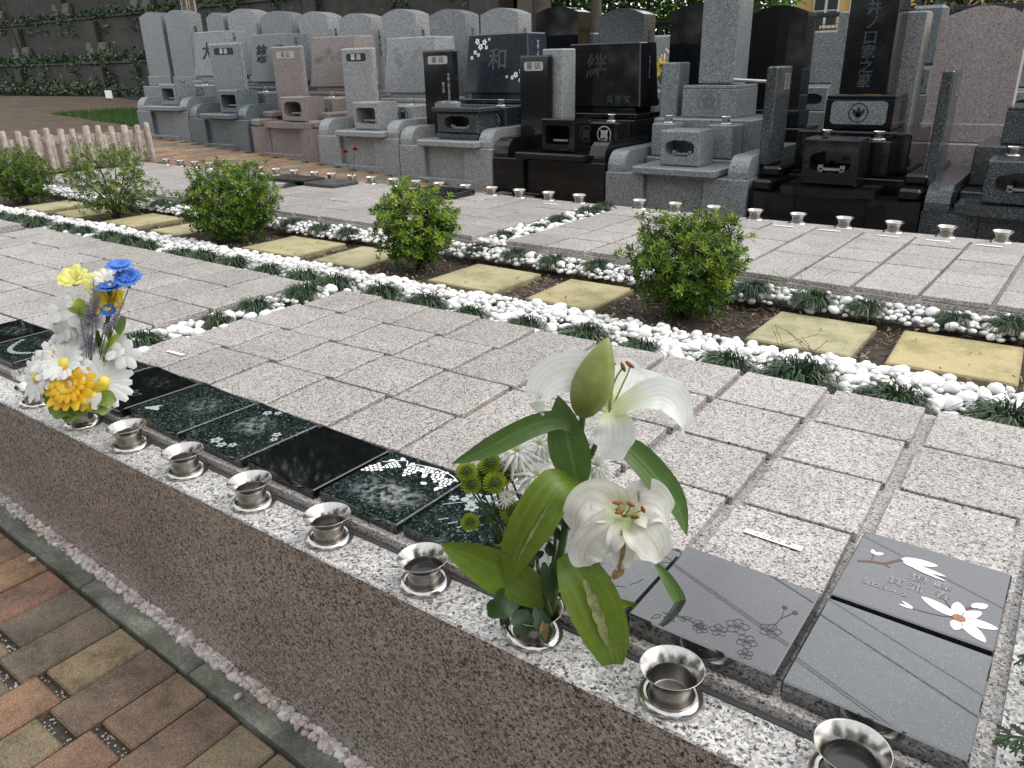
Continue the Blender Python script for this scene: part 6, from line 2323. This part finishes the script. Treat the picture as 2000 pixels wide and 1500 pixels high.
# extra stems and leaves
for k in range(10):
    x = 120 + 12 * k
    mb = MB()
    mb.tube(curve_pts([A2(160 + R.uniform(-10, 12), 805, 0), A2(170 + (x - 170) * .4, 740, .01), A2(x, 640 + R.uniform(-30, 20), .02)], 8), .0015, 5)
    mb.build('stem', AST, art, smooth=True)
def blade2(name, pts, w, mat, fold=.25, prof=None, n=11):
    P = curve_pts([A2(*p) for p in pts], n)
    d = (P[-1] - P[0]).normalized()
    mb = MB()
    mb.leaf(P, w * PXM2, d.cross(HEAD + Vector((0, 0, -.6))), fold, prof)
    return mb.build(name, mat, art, smooth=True)
lob = lambda u: (sin(pi * min(1, u * .9 + .08)) ** .6) * (.7 + .3 * abs(sin(u * 7)))
for pts, w in (([(150, 790, -.03), (120, 795, -.06), (95, 802, -.065)], 52), ([(160, 790, -.03), (140, 805, -.06), (118, 812, -.06)], 44), ([(175, 785, -.03), (200, 790, -.05), (222, 795, -.04)], 44), ([(180, 780, -.03), (205, 778, -.05), (228, 782, -.05)], 36), ([(160, 795, -.04), (158, 805, -.065), (156, 812, -.07)], 34), ([(130, 785, -.02), (105, 780, -.04), (88, 790, -.05)], 30)):
    blade2('leaf', pts, w, AGR, prof=lob)
for pts, w in (([(150, 585, 0), (158, 600, -.01), (160, 625, 0)], 26), ([(225, 645, .01), (235, 635, 0), (246, 620, 0)], 30), ([(200, 690, 0), (220, 665, -.01), (240, 648, 0)], 12), ([(202, 730, 0), (205, 700, -.01), (235, 690, -.01)], 12), ([(135, 590, .01), (142, 602, 0), (155, 612, 0)], 16)):
    blade2('leaf', pts, w, BRI if w < 28 else AGR)
for k in range(34):
    x, y = R.uniform(115, 225), R.uniform(610, 760)
    blade2('leaf', [(x, y + 30, .02), (x + R.uniform(-8, 8), y + 10, .02), (x + R.uniform(-16, 16), y - 20, .02)], 10, AST if k % 2 else AGR)

# two red roses in the far vase
rz = empty('rose_pair')
tag(rz, 'two small dark red roses standing in a far ledge vase', 'flowers')
for k, (dx, dz) in enumerate(((-.04, .32), (.10, .35))):
    b = Vector((-5.903, 5.43, ZL))
    mb = MB()
    mb.tube([b + Vector((0, 0, .03)), b + Vector((dx * .5, 0, .18)), b + Vector((dx, 0, dz))], .004, 5)
    mb.build('stem', AST, rz)
    mb = MB()
    c = b + Vector((dx, 0, dz))
    for q in range(26):
        a = q * 2.399
        u = q / 26
        d = Vector((cos(a) * u, sin(a) * u, .8 - .5 * u)).normalized()
        mb.leaf([c + d * .004, c + d * .022, c + d * .034], .026, d.cross(Vector((0, .1, 1))), .5)
    mb.build('rose_head', flat('red_rose', (.35, .008, .015), .5), rz)

# conifer sprays hanging in at the right edge
cf = empty('conifer_branch')
tag(cf, 'dark green conifer sprays hanging in at the right edge', 'conifer branch')
CON = island('conifer_scale_leaf', [(0, (.015, .04, .018)), (.7, (.03, .07, .03)), (1, (.10, .16, .04))], .5, .15)
def spray(root_p, dirv, ln, seed):
    rr = random.Random(seed)
    mb = MB()
    def rec(p, d, l, depth):
        n = 5 if depth else 9
        pts = [p + d * l * i / n + Vector((0, 0, -.02 * (i / n) ** 2 * l / .1)) for i in range(n + 1)]
        mb.tube(pts, [(.0030 if depth else .0036) * (1 - .5 * i / n) for i in range(n + 1)], 4)
        if depth < 2:
            for i in range(1, n):
                for sg in (-1, 1):
                    if rr.random() < .12:
                        continue
                    side = d.cross(Vector((0, 0, 1))).normalized() * sg
                    nd = (d * .75 + side * .75 + Vector((0, 0, rr.uniform(-.15, .15)))).normalized()
                    rec(pts[i], nd, l * (.36 if depth == 0 else .32) * (1.1 - .6 * i / n) * rr.uniform(.8, 1.2), depth + 1)
    rec(Vector(root_p), Vector(dirv).normalized(), ln, 0)
    return mb.build('spray', CON, cf)
for k, (pp, dv, ln) in enumerate((((.30, 2.0, .60), (-.9, .1, -.25), .20), ((.30, 1.72, .56), (-.95, -.1, -.12), .24), ((.28, 1.62, .55), (-.9, .05, -.1), .20), ((.27, 1.45, .56), (-.9, -.15, -.15), .20), ((.26, 1.33, .55), (-.9, .1, -.1), .17), ((.25, 1.18, .55), (-.9, .05, -.1), .19), ((.24, 1.05, .54), (-.95, .0, -.1), .18), ((.30, 1.5, .50), (-.9, .2, -.05), .19), ((.28, 1.25, .5), (-.9, -.2, -.04), .18), ((.26, 1.1, .5), (-.9, .25, -.04), .17))):
    spray((pp[0] + .005, pp[1], pp[2]), dv, ln * .95, k)
mb = MB()
mb.tube(curve_pts([(.62, 2.74, .30), (.56, 2.60, .52), (.44, 2.2, .62), (.33, 1.7, .585), (.28, 1.25, .555), (.25, .95, .54)], 16), [.016 - .0008 * i for i in range(16)], 6)
mb.build('branch', M['twig'], cf, smooth=True)
bpy.context.view_layer.update()
